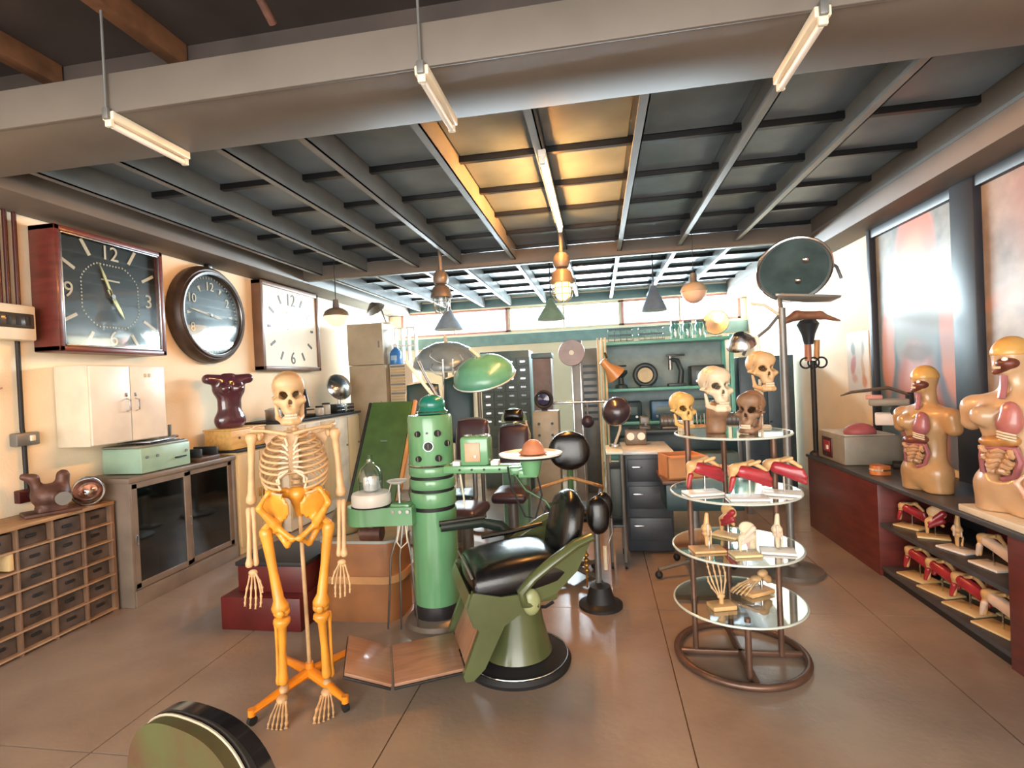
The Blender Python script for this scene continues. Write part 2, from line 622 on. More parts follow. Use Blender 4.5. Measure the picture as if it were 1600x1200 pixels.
def mural_mat(name, base, marks):
    """a painted panel: soft-edged shapes in the panel's own x (width) and z (height)"""
    M = bpy.data.materials.new(name)
    M.use_nodes = True
    nt = M.node_tree
    N, L = nt.nodes, nt.links
    b = N['Principled BSDF']
    b.inputs['Roughness'].default_value = 0.42
    b.inputs['Specular IOR Level'].default_value = 0.5
    tc = N.new('ShaderNodeTexCoord')
    nz = N.new('ShaderNodeTexNoise')
    nz.inputs['Scale'].default_value = 3.5
    nz.inputs['Detail'].default_value = 6
    L.new(tc.outputs['Object'], nz.inputs['Vector'])
    sub = N.new('ShaderNodeVectorMath')
    sub.operation = 'MULTIPLY_ADD'
    sub.inputs[1].default_value = (0.12, 0.12, 0.12)
    L.new(nz.outputs['Color'], sub.inputs[0])
    L.new(tc.outputs['Object'], sub.inputs[2])
    cr = N.new('ShaderNodeValToRGB')
    cr.color_ramp.elements[0].color = lin(base[0])
    cr.color_ramp.elements[1].color = lin(base[1])
    cr.color_ramp.elements[0].position = 0.35
    cr.color_ramp.elements[1].position = 0.65
    L.new(nz.outputs['Fac'], cr.inputs['Fac'])
    cur = cr.outputs['Color']
    for (cx, cz, rx, rz_, rot, soft, col, amt) in marks:
        mp = N.new('ShaderNodeMapping')
        mp.vector_type = 'TEXTURE'
        mp.inputs['Location'].default_value = (cx + 0.06, 0.06, cz + 0.06)
        mp.inputs['Rotation'].default_value = (0, radians(rot), 0)
        mp.inputs['Scale'].default_value = (rx, 100, rz_)
        L.new(sub.outputs[0], mp.inputs['Vector'])
        ln = N.new('ShaderNodeVectorMath')
        ln.operation = 'LENGTH'
        L.new(mp.outputs[0], ln.inputs[0])
        mr = N.new('ShaderNodeMapRange')
        mr.interpolation_type = 'SMOOTHSTEP'
        mr.inputs['From Min'].default_value = 1 - soft
        mr.inputs['From Max'].default_value = 1 + soft
        mr.inputs['To Min'].default_value = amt
        mr.inputs['To Max'].default_value = 0
        L.new(ln.outputs['Value'], mr.inputs['Value'])
        mx = N.new('ShaderNodeMix')
        mx.data_type = 'RGBA'
        mx.inputs['B'].default_value = lin(col)
        for i in mx.inputs:
            if i.name == 'B' and i.type == 'RGBA':
                i.default_value = lin(col)
            if i.name == 'A' and i.type == 'RGBA':
                L.new(cur, i)
        L.new(mr.outputs['Result'], mx.inputs[0])
        cur = [o for o in mx.outputs if o.type == 'RGBA'][0]
    L.new(cur, b.inputs['Base Color'])
    return M


# panel-local x runs towards the camera (world -Y), z is height above the panel's foot
pink = (196, 142, 128)
mA = mural_mat('painted_figure_panel', ((92, 96, 96), (150, 154, 150)), [
    (0.0, 0.75, 0.62, 0.80, 0, 0.15, (130, 148, 156), 0.9),
    (-0.42, 0.55, 0.18, 0.85, 4, 0.3, (86, 116, 134), 0.9),
    (0.46, 0.45, 0.2, 0.6, -4, 0.3, (104, 116, 140), 0.9),
    (0.02, 1.42, 0.40, 0.22, 0, 0.12, pink, 1.0),
    (-0.40, 0.98, 0.10, 0.46, 4, 0.2, pink, 1.0),
    (0.42, 1.00, 0.11, 0.50, -5, 0.2, pink, 1.0),
    (0.0, 1.08, 0.31, 0.40, 0, 0.15, (138, 150, 154), 1.0),
    (0.0, 0.60, 0.27, 0.36, 0, 0.25, (186, 132, 130), 0.9),
    (0.02, 0.66, 0.16, 0.24, 0, 0.4, (214, 190, 200), 0.8),
    (0.02, 0.88, 0.2, 0.07, 0, 0.4, (110, 120, 122), 0.7),
    (-0.12, 0.1, 0.13, 0.5, 3, 0.3, (196, 120, 110), 0.9),
    (0.22, 0.1, 0.16, 0.5, -3, 0.3, (196, 120, 110), 0.9),
    (0.03, 1.77, 0.26, 0.31, 0, 0.16, (200, 112, 84), 1.0),
    (0.0, 1.70, 0.14, 0.17, 0, 0.5, (206, 138, 92), 0.8),
])
mB = mural_mat('painted_rust_panel', ((112, 100, 92), (170, 160, 150)), [
    (0.1, 1.7, 0.5, 0.35, 20, 0.5, (160, 104, 84), 0.8),
    (-0.1, 1.3, 0.7, 0.05, -14, 0.6, (186, 134, 112), 0.7),
    (0.25, 0.5, 0.4, 0.3, 0, 0.5, (150, 120, 130), 0.8),
])
for (yc, wd, mm, lb) in ((4.80, 1.12, mA, 'tall painted panel of an orange headed pink figure on grey'), (3.36, 1.28, mB, 'grey painted panel with rust streaks behind the larger torso')):
    o = G().box((0, 0, 0.99), (wd, 0.012, 1.98)).obj('mural_panel', mm)
    o.location = (XR - 0.012, yc, 0.78)
    o.rotation_euler = (0, 0, radians(-90))
    tag(o, lb, 'painting')
# ================================================================== LAMPS
# lit warm tube under the middle rafter
tubewarm = emis('warm_tube_glow', (255, 172, 88), 330)
t = thing('tube_light', 'glowing warm tube light under the middle ceiling rafter', 'light', (-0.29, 4.14, 2.97))
G().cyl((0, -0.78, 0), (0, 0.78, 0), 0.016, n=12).obj('tube', tubewarm, t)
G().box((0, 0, 0.042), (0.05, 1.66, 0.045), 0.006).obj('batten', white, t)
for s in (-1, 1):
    G().box((0, s * 0.80, 0.006), (0.036, 0.04, 0.06), 0.006).obj('end_holder', white, t)
# unlit tube lights slung on rods below the front beam
fix = ivory
for i, (x, lb) in enumerate(((-2.15, 'unlit tube light hung below the front beam, nearest the square clocks'), (-0.66, 'unlit tube light hung below the front beam, above the standing skeleton and dental unit'), (0.86, 'unlit tube light hung below the front beam, on the side of the painted panels'))):
    t = thing('tube_light', lb, 'light', (x, 2.31, 2.855), 0, 'unlit tube lights below the front beam')
    G().box((0, 0, 0.025), (0.06, 0.46, 0.04), 0.006).obj('batten', fix, t)
    G().cyl((0, -0.21, -0.012), (0, 0.21, -0.012), 0.014, n=12).obj('tube', plastic_white, t)
    for s in (-1, 1):
        G().box((0, s * 0.222, 0.0), (0.035, 0.018, 0.05), 0.004).obj('end_holder', fix, t)
    G().cyl((0, -0.235, 0.03), (0, -0.235, 0.62), 0.006, n=8).obj('hanging_rod', graymetal, t)
    G().box((0, -0.235, 0.03), (0.03, 0.02, 0.05), 0.003).obj('rod_clip', graymetal, t)
# a bent pipe end hanging from the high front bay
o = G().tube([(0, 0, 0.44), (0, 0, 0.22), (0.0, 0.05, 0.12), (0.0, 0.14, 0.07)], 0.018, 10).obj('bent_pipe', rust)
o.location = (-1.27, 1.88, 3.05)
tag(o, 'short bent pipe end hanging in front of the tan beam', 'pipe')

globe_m = emis('warm_globe_glow', (255, 206, 150), 1.3)


def pendant(loc, drop, R, lb, glow, gshape, cordr=0.006, metal=None):
    t = thing('pendant_lamp', lb, 'lamp', loc)
    mm = metal or smoke
    G().cyl((0, 0, 0.16), (0, 0, drop), cordr, n=8).obj('cord', blackmatte, t)
    G().lathe([(0.0, 0.19), (0.028, 0.19), (0.034, 0.17), (0.038, 0.10), (0.05, 0.085)], n=20).obj('lamp_cap', graymetal, t)
    G().lathe([(R, 0.0), (R * 0.99, 0.012), (R * 0.86, 0.055), (R * 0.55, 0.085), (R * 0.25, 0.098), (R * 0.22, 0.09), (R * 0.5, 0.075), (R * 0.82, 0.045), (R * 0.95, 0.0)], n=28).obj('lamp_shade', mm, t)
    G().lathe([(R * 0.94, 0.002), (R * 0.82, -0.045), (R * 0.55, -0.09), (R * 0.25, -0.112), (0, -0.118)], n=28).obj('globe', gshape, t)
    return t


p1 = pendant((-2.915, 5.6, 2.40), 0.72, 0.145, 'round pendant lamp with a grey dome and glowing lower globe beside the cream clock', True, globe_m)
globe_dim = mat('unlit_pinkish_globe', (236, 196, 170), 0.3, var=0.04)
p2 = pendant((1.0, 5.6, 2.40), 0.72, 0.135, 'pinkish pendant lamp hung on a thin wire near the surgical lamp', True, globe_dim, 0.004, beige)


def caged(loc, lb, lit, top):
    t = thing('caged_lamp', lb, 'lamp', loc)
    G().cyl((0, 0, 0.42), (0, 0, top - loc[2]), 0.02, n=10).obj('stem', smoke, t)
    G().lathe([(0.0, 0.44), (0.05, 0.435), (0.075, 0.40), (0.085, 0.34), (0.07, 0.30), (0.045, 0.285)], n=22).obj('ballast_housing', smoke, t)
    G().lathe([(0.05, 0.285), (0.085, 0.26), (0.10, 0.22), (0.115, 0.175), (0.118, 0.15), (0.095, 0.145), (0.0, 0.15)], n=22).obj('collar', smoke, t)
    G().lathe([(0.075, 0.148), (0.075, 0.05), (0.06, 0.01), (0.03, -0.012), (0.0, -0.016)], n=20).obj('glass_jar', emis('lit_lamp_jar', (255, 200, 110), 5) if lit else glass, t)
    for k in range(8):
        a = 2 * pi * k / 8
        c, s = cos(a), sin(a)
        G().tube([(0.092 * c, 0.092 * s, 0.15), (0.092 * c, 0.092 * s, 0.03), (0.07 * c, 0.07 * s, -0.01), (0.02 * c, 0.02 * s, -0.03)], 0.004, 6).obj('cage_bar', graymetal, t)
    for z in (0.1, 0.04):
        G().torus((0, 0, z), 0.093, 0.004, 24, 6).obj('cage_ring', graymetal, t)
    return t


caged((-1.635, 5.5, 2.36), 'unlit caged industrial lamp with a grey housing under the ceiling', False, 3.13)
caged((-0.30, 5.05, 2.34), 'lit caged industrial lamp glowing amber below the tube light', True, 3.035)
G().tube([(0.05, 0, 0), (0.16, 0, 0.03), (0.2, 0, -0.04), (0.12, 0, -0.06)], 0.004, 6).obj('cord_loop', blackmatte).location = (0, 0, 0)
cl = bpy.data.objects['cord_loop']
cl.location = (-0.26, 5.05, 2.62)
tag(cl, 'loose loop of cord beside the lit caged lamp', 'cord')


def cone(loc, R, h, drop, lb, ma):
    t = thing('cone_lamp', lb, 'lamp', loc)
    G().lathe([(R, 0), (R * 0.98, 0.015), (0.07, h * 0.8), (0.05, h), (0.03, h + 0.04), (0.0, h + 0.045)], n=26).obj('lamp_shade', ma, t)
    G().lathe([(0.0, h * 0.3 - 0.06), (0.035, h * 0.3 - 0.03), (0.04, h * 0.3 + 0.02), (0.02, h * 0.3 + 0.09)], n=14).obj('bulb', plastic_white, t)
    G().cyl((0, 0, h + 0.03), (0, 0, drop), 0.008, n=8).obj('cord', blackmatte, t)


cone((-2.14, 7.5, 2.36), 0.215, 0.3, 0.775, 'pale blue grey cone lamp shade in front of the bright window', mat('pale_blue_grey_enamel', (150, 168, 186), 0.3))
cone((-0.58, 7.0, 2.36), 0.19, 0.24, 0.775, 'green cone lamp shade with a cream rim hanging below the lit caged lamp', mat('pale_green_enamel', (140, 170, 150), 0.3))
cone((0.74, 6.9, 2.38), 0.16, 0.28, 0.755, 'blue grey cone lamp shade hanging above the turquoise shelf', mat('blue_grey_enamel', (120, 138, 158), 0.3))

# ================================================================== LEFT WALL
# big black clock in a deep maroon case
tick = mat('cream_clock_marks', (226, 218, 196), 0.5, var=0.03)
t = thing('wall_clock', 'large square black faced clock in a deep maroon box case', 'clock', (XL + 0.005, 3.60, 1.94), 90)
w_, h_ = 0.93, 0.90
g = G()
g.box((-w_ / 2 + 0.02, -0.11, h_ / 2), (0.04, 0.22, h_), 0.006).box((w_ / 2 - 0.02, -0.11, h_ / 2), (0.04, 0.22, h_), 0.006)
g.box((0, -0.11, 0.02), (w_, 0.22, 0.04), 0.006).box((0, -0.11, h_ - 0.02), (w_, 0.22, 0.04), 0.006)
g.obj('case', maroon, t)
G().box((0, -0.09, h_ / 2), (w_ - 0.07, 0.16, h_ - 0.07)).obj('dial', mat('black_clock_dial', (24, 30, 34), 0.35, var=0.1), t)
g = G()
for (cx, cz, sx, sz) in ((0, 0.045, w_ - 0.08, 0.012), (0, h_ - 0.045, w_ - 0.08, 0.012), (-w_ / 2 + 0.045, h_ / 2, 0.012, h_ - 0.08), (w_ / 2 - 0.045, h_ / 2, 0.012, h_ - 0.08)):
    g.box((cx, -0.212, cz), (sx, 0.012, sz), 0.002)
g.obj('inner_bezel', steel, t)
G().box((0, -0.205, h_ / 2), (w_ - 0.09, 0.004, h_ - 0.09)).obj('glass', glassmat('clock_glass', (250, 252, 252), 0.85), t)
C0 = (0, h_ / 2)
for k, s in ((0, '12'), (3, '3'), (6, '6'), (9, '9')):
    a = radians(90 - 30 * k)
    text(s, 0.16, tick, t, TR((0.345 * cos(a), -0.175, h_ / 2 + 0.335 * sin(a))))
for k in (1, 2, 4, 5, 7, 8, 10, 11):
    a = radians(90 - 30 * k)
    G().box((0, 0, 0), (0.024, 0.006, 0.13), 0.0, TR((0.40 * cos(a), -0.173, h_ / 2 + 0.40 * sin(a)), ry=30 * k)).obj('hour_mark', tick, t)
for k in range(60):
    a = radians(6 * k)
    q = 0.245 / max(abs(cos(a)), abs(sin(a)))
    q = min(q, 0.27)
    o = G().box((0, 0, 0), (0.008, 0.004, 0.012), 0, TR((q * cos(a), -0.173, h_ / 2 + q * sin(a)))).obj('minute_mark', tick, t, 0)
for (an, ln, wd) in ((-22, 0.27, 0.02), (150, 0.20, 0.028)):
    G().plate([(-wd / 2, -0.06), (wd / 2, -0.06), (wd / 2, ln * 0.6), (0, ln), (-wd / 2, ln * 0.6)], -0.004, 0.004, TR((0, -0.182, h_ / 2), ry=an)).obj('clock_hand', mat('brass_hand', (220, 206, 150), 0.35, 0.6), t)
G().cyl((0, -0.17, h_ / 2), (0, -0.195, h_ / 2), 0.018, n=14).obj('hub', steel, t)
G().box((0.0, -0.173, h_ * 0.64), (0.16, 0.003, 0.012)).obj('maker_line', tick, t)

# round clock in a thick brown case
t = thing('wall_clock', 'round black faced clock in a thick brown turned case', 'clock', (XL + 0.005, 4.80, 2.385), 90)
RX = TR((0, 0, 0), rx=90)
G().lathe([(0.40, 0.0), (0.49, 0.0), (0.495, 0.05), (0.485, 0.09), (0.455, 0.125), (0.44, 0.12), (0.43, 0.14), (0.41, 0.135), (0.405, 0.09), (0.40, 0.0)], n=48, M=RX).obj('case', mat('brown_turned_wood', (74, 58, 48), 0.4, var=0.2, scale=8), t)
G().lathe([(0.0, 0.02), (0.41, 0.02), (0.41, 0.07), (0.0, 0.07)], n=40, M=RX).obj('dial', MATS['black_clock_dial'], t)
G().lathe([(0, 0.105), (0.408, 0.105), (0.408, 0.109), (0, 0.109)], n=40, M=RX).obj('glass', MATS['clock_glass'], t)
G().torus((0, 0, 0.12), 0.41, 0.008, 40, 6, M=RX).obj('inner_bezel', steel, t)
for k in range(12):
    a = radians(90 - 30 * k)
    if k % 2 == 0:
        text(str(k or 12), 0.125, tick, t, TR((0.285 * cos(a), -0.074, 0.285 * sin(a))))
    else:
        G().plate([(-0.018, 0.025), (0.018, 0.025), (0, -0.035)], -0.003, 0.003, TR((0.29 * cos(a), -0.073, 0.29 * sin(a)), ry=30 * k)).obj('hour_mark', tick, t)
for k in range(60):
    a = radians(6 * k)
    G().box((0, 0, 0), (0.006, 0.003, 0.022), 0, TR((0.375 * cos(a), -0.073, 0.375 * sin(a)), ry=90 - 6 * k)).obj('minute_mark', tick, t, 0)
for (an, ln, wd) in ((100, 0.17, 0.026), (-82, 0.3, 0.018)):
    G().plate([(-wd / 2, -0.05), (wd / 2, -0.05), (wd / 2, ln * 0.6), (0, ln), (-wd / 2, ln * 0.6)], -0.003, 0.003, TR((0, -0.08, 0), ry=an)).obj('clock_hand', tick, t)
G().cyl((0, -0.07, 0), (0, -0.09, 0), 0.015, n=12).obj('hub', steel, t)
G().box((0, -0.07, 0.5), (0.06, 0.06, 0.05), 0.01).obj('hanger', black, t)

# cream square clock
t = thing('wall_clock', 'square cream faced clock in a thin brown frame', 'clock', (XL + 0.005, 6.20, 1.83), 90)
w_, h_ = 1.28, 1.06
g = G()
g.box((-w_ / 2 + 0.025, -0.06, h_ / 2), (0.05, 0.12, h_), 0.006).box((w_ / 2 - 0.025, -0.06, h_ / 2), (0.05, 0.12, h_), 0.006)
g.box((0, -0.06, 0.025), (w_, 0.12, 0.05), 0.006).box((0, -0.06, h_ - 0.025), (w_, 0.12, 0.05), 0.006)
g.obj('case', mat('mid_brown_frame', (120, 90, 72), 0.4), t)
G().box((0, -0.05, h_ / 2), (w_ - 0.09, 0.09, h_ - 0.09)).obj('dial', mat('cream_clock_dial', (236, 222, 196), 0.5, var=0.04, scale=2), t)
ink = mat('brown_clock_ink', (70, 56, 44), 0.5)
for s, z in (('12', h_ / 2 + 0.36), ('6', h_ / 2 - 0.38)):
    text(s, 0.22, ink, t, TR((0.0, -0.098, z)))
for k in (1, 2, 4, 5, 7, 8, 10, 11, 3, 9):
    a = radians(90 - 30 * k)
    q = 0.40
    G().box((0, 0, 0), (0.03, 0.004, 0.11 if k % 3 else 0.06), 0, TR((q * 1.18 * cos(a), -0.097, h_ / 2 + q * sin(a)), ry=30 * k)).obj('hour_mark', ink, t)
G().box((0.0, -0.097, h_ / 2 + 0.2), (0.2, 0.003, 0.03)).obj('maker_line', mat('faint_brown_ink', (150, 128, 100), 0.5), t)
for (an, ln) in ((-95, 0.1), (80, 0.11)):
    G().box((0, 0, ln / 2), (0.012, 0.004, ln), 0, TR((0, -0.1, h_ / 2), ry=an)).obj('clock_hand', graymetal, t)

# fuse box with conduits, switch and socket
t = thing('fuse_box', 'cream fuse box on the wall with a dark slotted window', 'fuse box', (XL, 2.92, 2.01), 90)
G().box((0, -0.06, 0.12), (0.3, 0.12, 0.24), 0.012).obj('housing', ivory, t)
G().box((0, -0.122, 0.13), (0.26, 0.012, 0.10), 0.004).obj('window', mat('smoked_plastic', (70, 62, 56), 0.2), t)
for k in range(4):
    G().box((-0.09 + 0.06 * k, -0.126, 0.13), (0.03, 0.012, 0.06), 0.003).obj('breaker', blackmatte, t)
for k, x in enumerate((2.92, 2.97, 3.03)):
    o = G().cyl((0, 0, 0), (0, 0, 0.66), 0.014, n=10).obj('conduit', dkmaroon)
    o.location = (XL + 0.03, x, 2.25)
    tag(o, ('dark red conduit above the fuse box, the one away from the black square clock', 'dark red conduit above the fuse box, between the other two', 'dark red conduit above the fuse box, the one next to the black square clock')[k], 'pipe', 'three conduits above the fuse box')
o = G().tube([(0, 0, 1.03), (0, 0, 0.42), (0.0, 0.006, 0.38), (0.0, 0.01, 0.0)], 0.014, 10).obj('conduit', blackmatte)
o.location = (XL + 0.03, 3.01, 0.985)
tag(o, 'dark conduit running down from the fuse box to the socket block', 'pipe')
t = thing('light_switch', 'grey switch block on the conduit under the fuse box', 'switch', (XL, 3.02, 1.29), 90)
G().box((0, -0.035, 0.045), (0.15, 0.07, 0.09), 0.01).obj('housing', graymetal, t)
G().box((0.02, -0.075, 0.05), (0.03, 0.02, 0.04), 0.005).obj('toggle', ivory, t)
t = thing('socket_block', 'dark red wooden socket block at the foot of the conduit', 'socket', (XL, 3.04, 0.90), 90)
G().box((0, -0.025, 0.045), (0.17, 0.05, 0.09), 0.008).obj('back_board', dkmaroon, t)
G().cyl((0, -0.05, 0.045), (0, -0.075, 0.045), 0.03, n=16).obj('socket', blackmatte, t)

# white wall cabinet
t = thing('wall_cabinet', 'white metal wall cabinet with two doors below the black square clock', 'cabinet', (XL + 0.003, 3.60, 1.24), 90)
G().box((0, -0.145, 0.30), (0.68, 0.285, 0.60), 0.006).obj('body', ivory, t)
for s in (-1, 1):
    d = G().box((s * 0.168, -0.295, 0.30), (0.328, 0.018, 0.585), 0.005).obj('door', mat('white_cabinet_paint', (228, 218, 202), 0.4, var=0.05), t)
    G().tube([(s * 0.04, -0.30, 0.24), (s * 0.04, -0.335, 0.25), (s * 0.04, -0.335, 0.33), (s * 0.04, -0.30, 0.34)], 0.006, 8).obj('handle', chrome, d)
    G().box((s * 0.04, -0.306, 0.37), (0.016, 0.006, 0.03), 0.002).obj('lock_plate', graymetal, d)
for k in range(2):
    G().box((0.14 + 0.04 * k, -0.306, 0.52), (0.022, 0.003, 0.03)).obj('paper_label', mat('yellowed_paper', (206, 190, 150), 0.7), t)

# drawer rack along the wall
t = thing('drawer_rack', 'wooden drawer rack full of dark trays against the wall', 'drawer rack', (XL + 0.003, 2.395, 0.0), 90)
x0, x1 = -0.98, 0.97
rowz = [0.03, 0.16, 0.285, 0.415, 0.54, 0.67, 0.80]
D = 0.33
G().box(((x0 + x1) / 2, -D / 2, 0.81), (x1 - x0 + 0.02, D + 0.02, 0.025), 0.004).obj('top_board', mat('tan_bench_wood', (170, 132, 92), 0.5, var=0.15, stretch=(1, 5, 5)), t)
G().box(((x0 + x1) / 2, -0.012, 0.41), (x1 - x0, 0.02, 0.80)).obj('back_board', dkwood, t)
ncol = 9
cw = (x1 - x0) / ncol
for k in range(ncol + 1):
    wd = 0.03 if k == ncol else 0.014
    G().box((x0 + cw * k, -D / 2, 0.40), (wd, D, 0.80), 0.002, seg=1).obj('divider', mat('brown_rack_wood', (128, 98, 76), 0.5, var=0.15), t)
for z in rowz[:-1]:
    G().box(((x0 + x1) / 2, -D / 2 - 0.003, z - 0.006), (x1 - x0, D, 0.012), 0.002, seg=1).obj('shelf_board', mat('pale_rack_edge', (176, 142, 112), 0.5, var=0.12), t)
traym = mat('dark_tray_metal', (98, 86, 80), 0.45, 0.2, var=0.25, scale=9)
random.seed(3)
for k in range(ncol):
    for r in range(6):
        if (k, r) == (5, 4):
            continue
        hh = (rowz[r + 1] - rowz[r]) - 0.02
        yy = -D + 0.012 + random.uniform(0.0, 0.03)
        d = G().box((x0 + cw * (k + 0.5), yy + 0.14, rowz[r] + hh / 2), (cw - 0.022, 0.28, hh), 0.004, seg=1).obj('drawer', traym, t)
        G().box((x0 + cw * (k + 0.5), yy - 0.004, rowz[r] + hh * 0.55), (0.06, 0.012, 0.02), 0.003, seg=1).obj('drawer_pull', blackmatte, d)
G().box((x0 + cw * 5.85, -D / 2 - 0.02, 0.605), (0.03, D - 0.06, 0.11), 0.004).obj('paper_bundle', palewood, t)

# brown cast-iron machine on the drawer rack
t = thing('cast_iron_pump', 'brown cast iron pump body with two upright necks on the drawer rack', 'machine', (-3.73, 3.02, 0.8225), 60)


def pump(P):
    d = s_ell(P, (0, 0, 0.12), (0.105, 0.09, 0.085))
    d = smin(d, s_cap(P, (-0.06, 0, 0.15), (-0.085, 0, 0.25), 0.035, 0.028), 0.03)
    d = smin(d, s_cap(P, (-0.085, 0, 0.25), (-0.13, 0, 0.27), 0.03, 0.024), 0.02)
    d = smin(d, s_cap(P, (0.06, 0, 0.15), (0.07, 0, 0.25), 0.04, 0.038), 0.03)
    d = smin(d, s_box(P, (0, 0, 0.03), (0.16, 0.13, 0.05), 0.01), 0.03)
    d = smin(d, s_cap(P, (0.04, -0.06, 0.11), (0.04, -0.11, 0.11), 0.04, 0.04), 0.01)
    return d


blob('casting', pump, (-0.19, -0.17, -0.01), (0.15, 0.11, 0.31), 0.011, rust, t)
G().box((0, 0, 0.012), (0.30, 0.2, 0.024), 0.006).obj('base_plate', rust, t)
G().cyl((0.04, -0.145, 0.11), (0.04, -0.16, 0.11), 0.045, n=18).obj('flange', graymetal, t)
t = thing('inspection_lamp', 'chrome lamp with a glass bowl lying at the end of the drawer rack', 'lamp', (-3.70, 3.265, 0.8225), 40)
G().lathe([(0.0, 0.0), (0.05, 0.01), (0.085, 0.05), (0.095, 0.10), (0.09, 0.105), (0.08, 0.06), (0.045, 0.02), (0, 0.012)], n=26, M=TR((0, 0.06, 0.09), rx=75)).obj('reflector', chrome, t)
G().ell((0, 0.0, 0.095), (0.075, 0.075, 0.075), 20, 12).obj('glass_bowl', glassmat('brown_glass', (200, 160, 140), 0.6), t)
G().torus((0, 0, 0), 0.094, 0.008, 28, 8, M=TR((0, -0.035, 0.1), rx=75)).obj('rim', chrome, t)
G().box((0, 0.03, 0.008), (0.12, 0.1, 0.016), 0.004).obj('foot', rust, t)

# glass fronted steel cabinet
t = thing('glass_cabinet', 'grey brown cabinet with two sliding glass doors', 'cabinet', (XL + 0.003, 3.985, 0.0), 90)
W, Dp, H = 1.16, 0.44, 0.98
cabm = mat('grey_brown_cabinet_paint', (126, 110, 96), 0.4, var=0.12, scale=5)
g = G()
g.box((-W / 2 + 0.012, -Dp / 2, H / 2), (0.024, Dp, H), 0.004)
g.box((W / 2 - 0.012, -Dp / 2, H / 2), (0.024, Dp, H), 0.004)
g.box((0, -Dp / 2, 0.05), (W - 0.04, Dp - 0.01, 0.1), 0.004)
g.box((0, -0.01, H / 2), (W - 0.04, 0.02, H - 0.02))
g.obj('body', cabm, t)
G().box((0, -Dp / 2, H - 0.02), (W + 0.02, Dp + 0.02, 0.04), 0.006).obj('top', cabm, t)
G().box((0, -Dp / 2 + 0.02, 0.52), (W - 0.06, Dp - 0.08, 0.015)).obj('shelf', cabm, t)
G().box((0, -Dp + 0.02, 0.06), (W - 0.02, 0.06, 0.12), 0.004).obj('plinth', cabm, t)
for s in (-1, 1):
    yy = -Dp + (0.012 if s < 0 else 0.03)
    d = G()
    cx = s * 0.277
    for (ax, az, bx, bz) in ((cx - 0.255, 0.53, 0.05, 0.80), (cx + 0.255, 0.53, 0.05, 0.80), (cx, 0.15, 0.56, 0.05), (cx, 0.915, 0.56, 0.05)):
        d.box((ax, yy, az), (bx, 0.022, bz), 0.004, seg=1)
    d = d.obj('door', cabm, t)
    G().box((cx, yy, 0.53), (0.48, 0.005, 0.74)).obj('pane', darkglass, d)
    G().box((cx - 0.255, yy - 0.013, 0.50), (0.02, 0.006, 0.08), 0.003).obj('finger_pull', chrome, d)
boxm = [mat('dark_book_cloth', (60, 44, 40), 0.7), mat('grey_book_cloth', (90, 84, 80), 0.7), mat('brown_card', (110, 84, 60), 0.7), mat('green_card', (70, 82, 62), 0.7), mat('red_card', (110, 56, 50), 0.7)]
for k in range(5):
    o = G().box((0, 0, 0.14), (0.22, 0.15, 0.28), 0.006).obj('file_box', boxm[k])
    o.location = (XL + 0.16, 3.55 + 0.2 * k, 0.1005)
    tag(o, ('dark brown', 'grey', 'tan', 'dull green', 'dull red')[k] + ' file box standing behind the cabinet glass', 'box', 'file boxes behind the cabinet glass')

# green adding-machine case on it
t = thing('typewriter_case', 'pale green metal machine case on the glass cabinet', 'case', (XL + 0.05, 3.80, 0.9805), 90)
paleg = mat('pale_green_hammer_paint', (150, 180, 158), 0.4, var=0.08)
G().box((0, -0.19, 0.105), (0.50, 0.36, 0.20), 0.015).obj('body', paleg, t)
G().box((0, -0.18, 0.212), (0.50, 0.34, 0.02), 0.008).obj('lid', mat('grey_green_lid', (128, 128, 116), 0.4), t)
for k in range(3):
    G().box((0.02, -0.33 + 0.05 * k, 0.224), (0.42, 0.014, 0.01), 0.003).obj('lid_rib', blackmatte, t)
G().tube([(0.08, -0.37, 0.085), (0.08, -0.395, 0.09), (0.17, -0.395, 0.09), (0.17, -0.37, 0.085)], 0.006, 8).obj('handle', blackmatte, t)
for x in (-0.2, -0.1, 0.2):
    G().cyl((x, -0.37, 0.13), (x, -0.378, 0.13), 0.012, n=12).obj('knob', graymetal, t)
o = G().box((0, 0, 0.006), (0.26, 0.34, 0.012), 0.003).obj('sheet_metal_tray', steel)
o.location = (XL + 0.24, 3.80, 1.216)
o.rotation_euler = (0, 0, radians(12))
tag(o, 'flat metal tray lying on the pale green case', 'tray')

# small things on the cabinet's far end
t = thing('dark_rack', 'low dark wooden rack on the glass cabinet beside the pale green case', 'rack', (XL + 0.31, 4.26, 0.9805), 90)
G().box((0, 0, 0.02), (0.24, 0.26, 0.04), 0.005).obj('base', dkwood, t)
for s in (-1, 1):
    G().box((s * 0.1, 0, 0.075), (0.03, 0.24, 0.08), 0.005).obj('upright', blackmatte, t)
t = thing('small_instrument', 'small brown instrument with a chrome cylinder on the glass cabinet', 'instrument', (XL + 0.10, 4.17, 0.9805), 90)
G().box((0, 0, 0.11), (0.09, 0.09, 0.22), 0.008).obj('body', beige, t)
G().box((0, 0, 0.232), (0.17, 0.06, 0.022), 0.008).obj('arm', rust, t)
G().cyl((-0.02, 0, 0.243), (-0.02, 0, 0.345), 0.038, n=18).obj('cylinder', chrome, t)
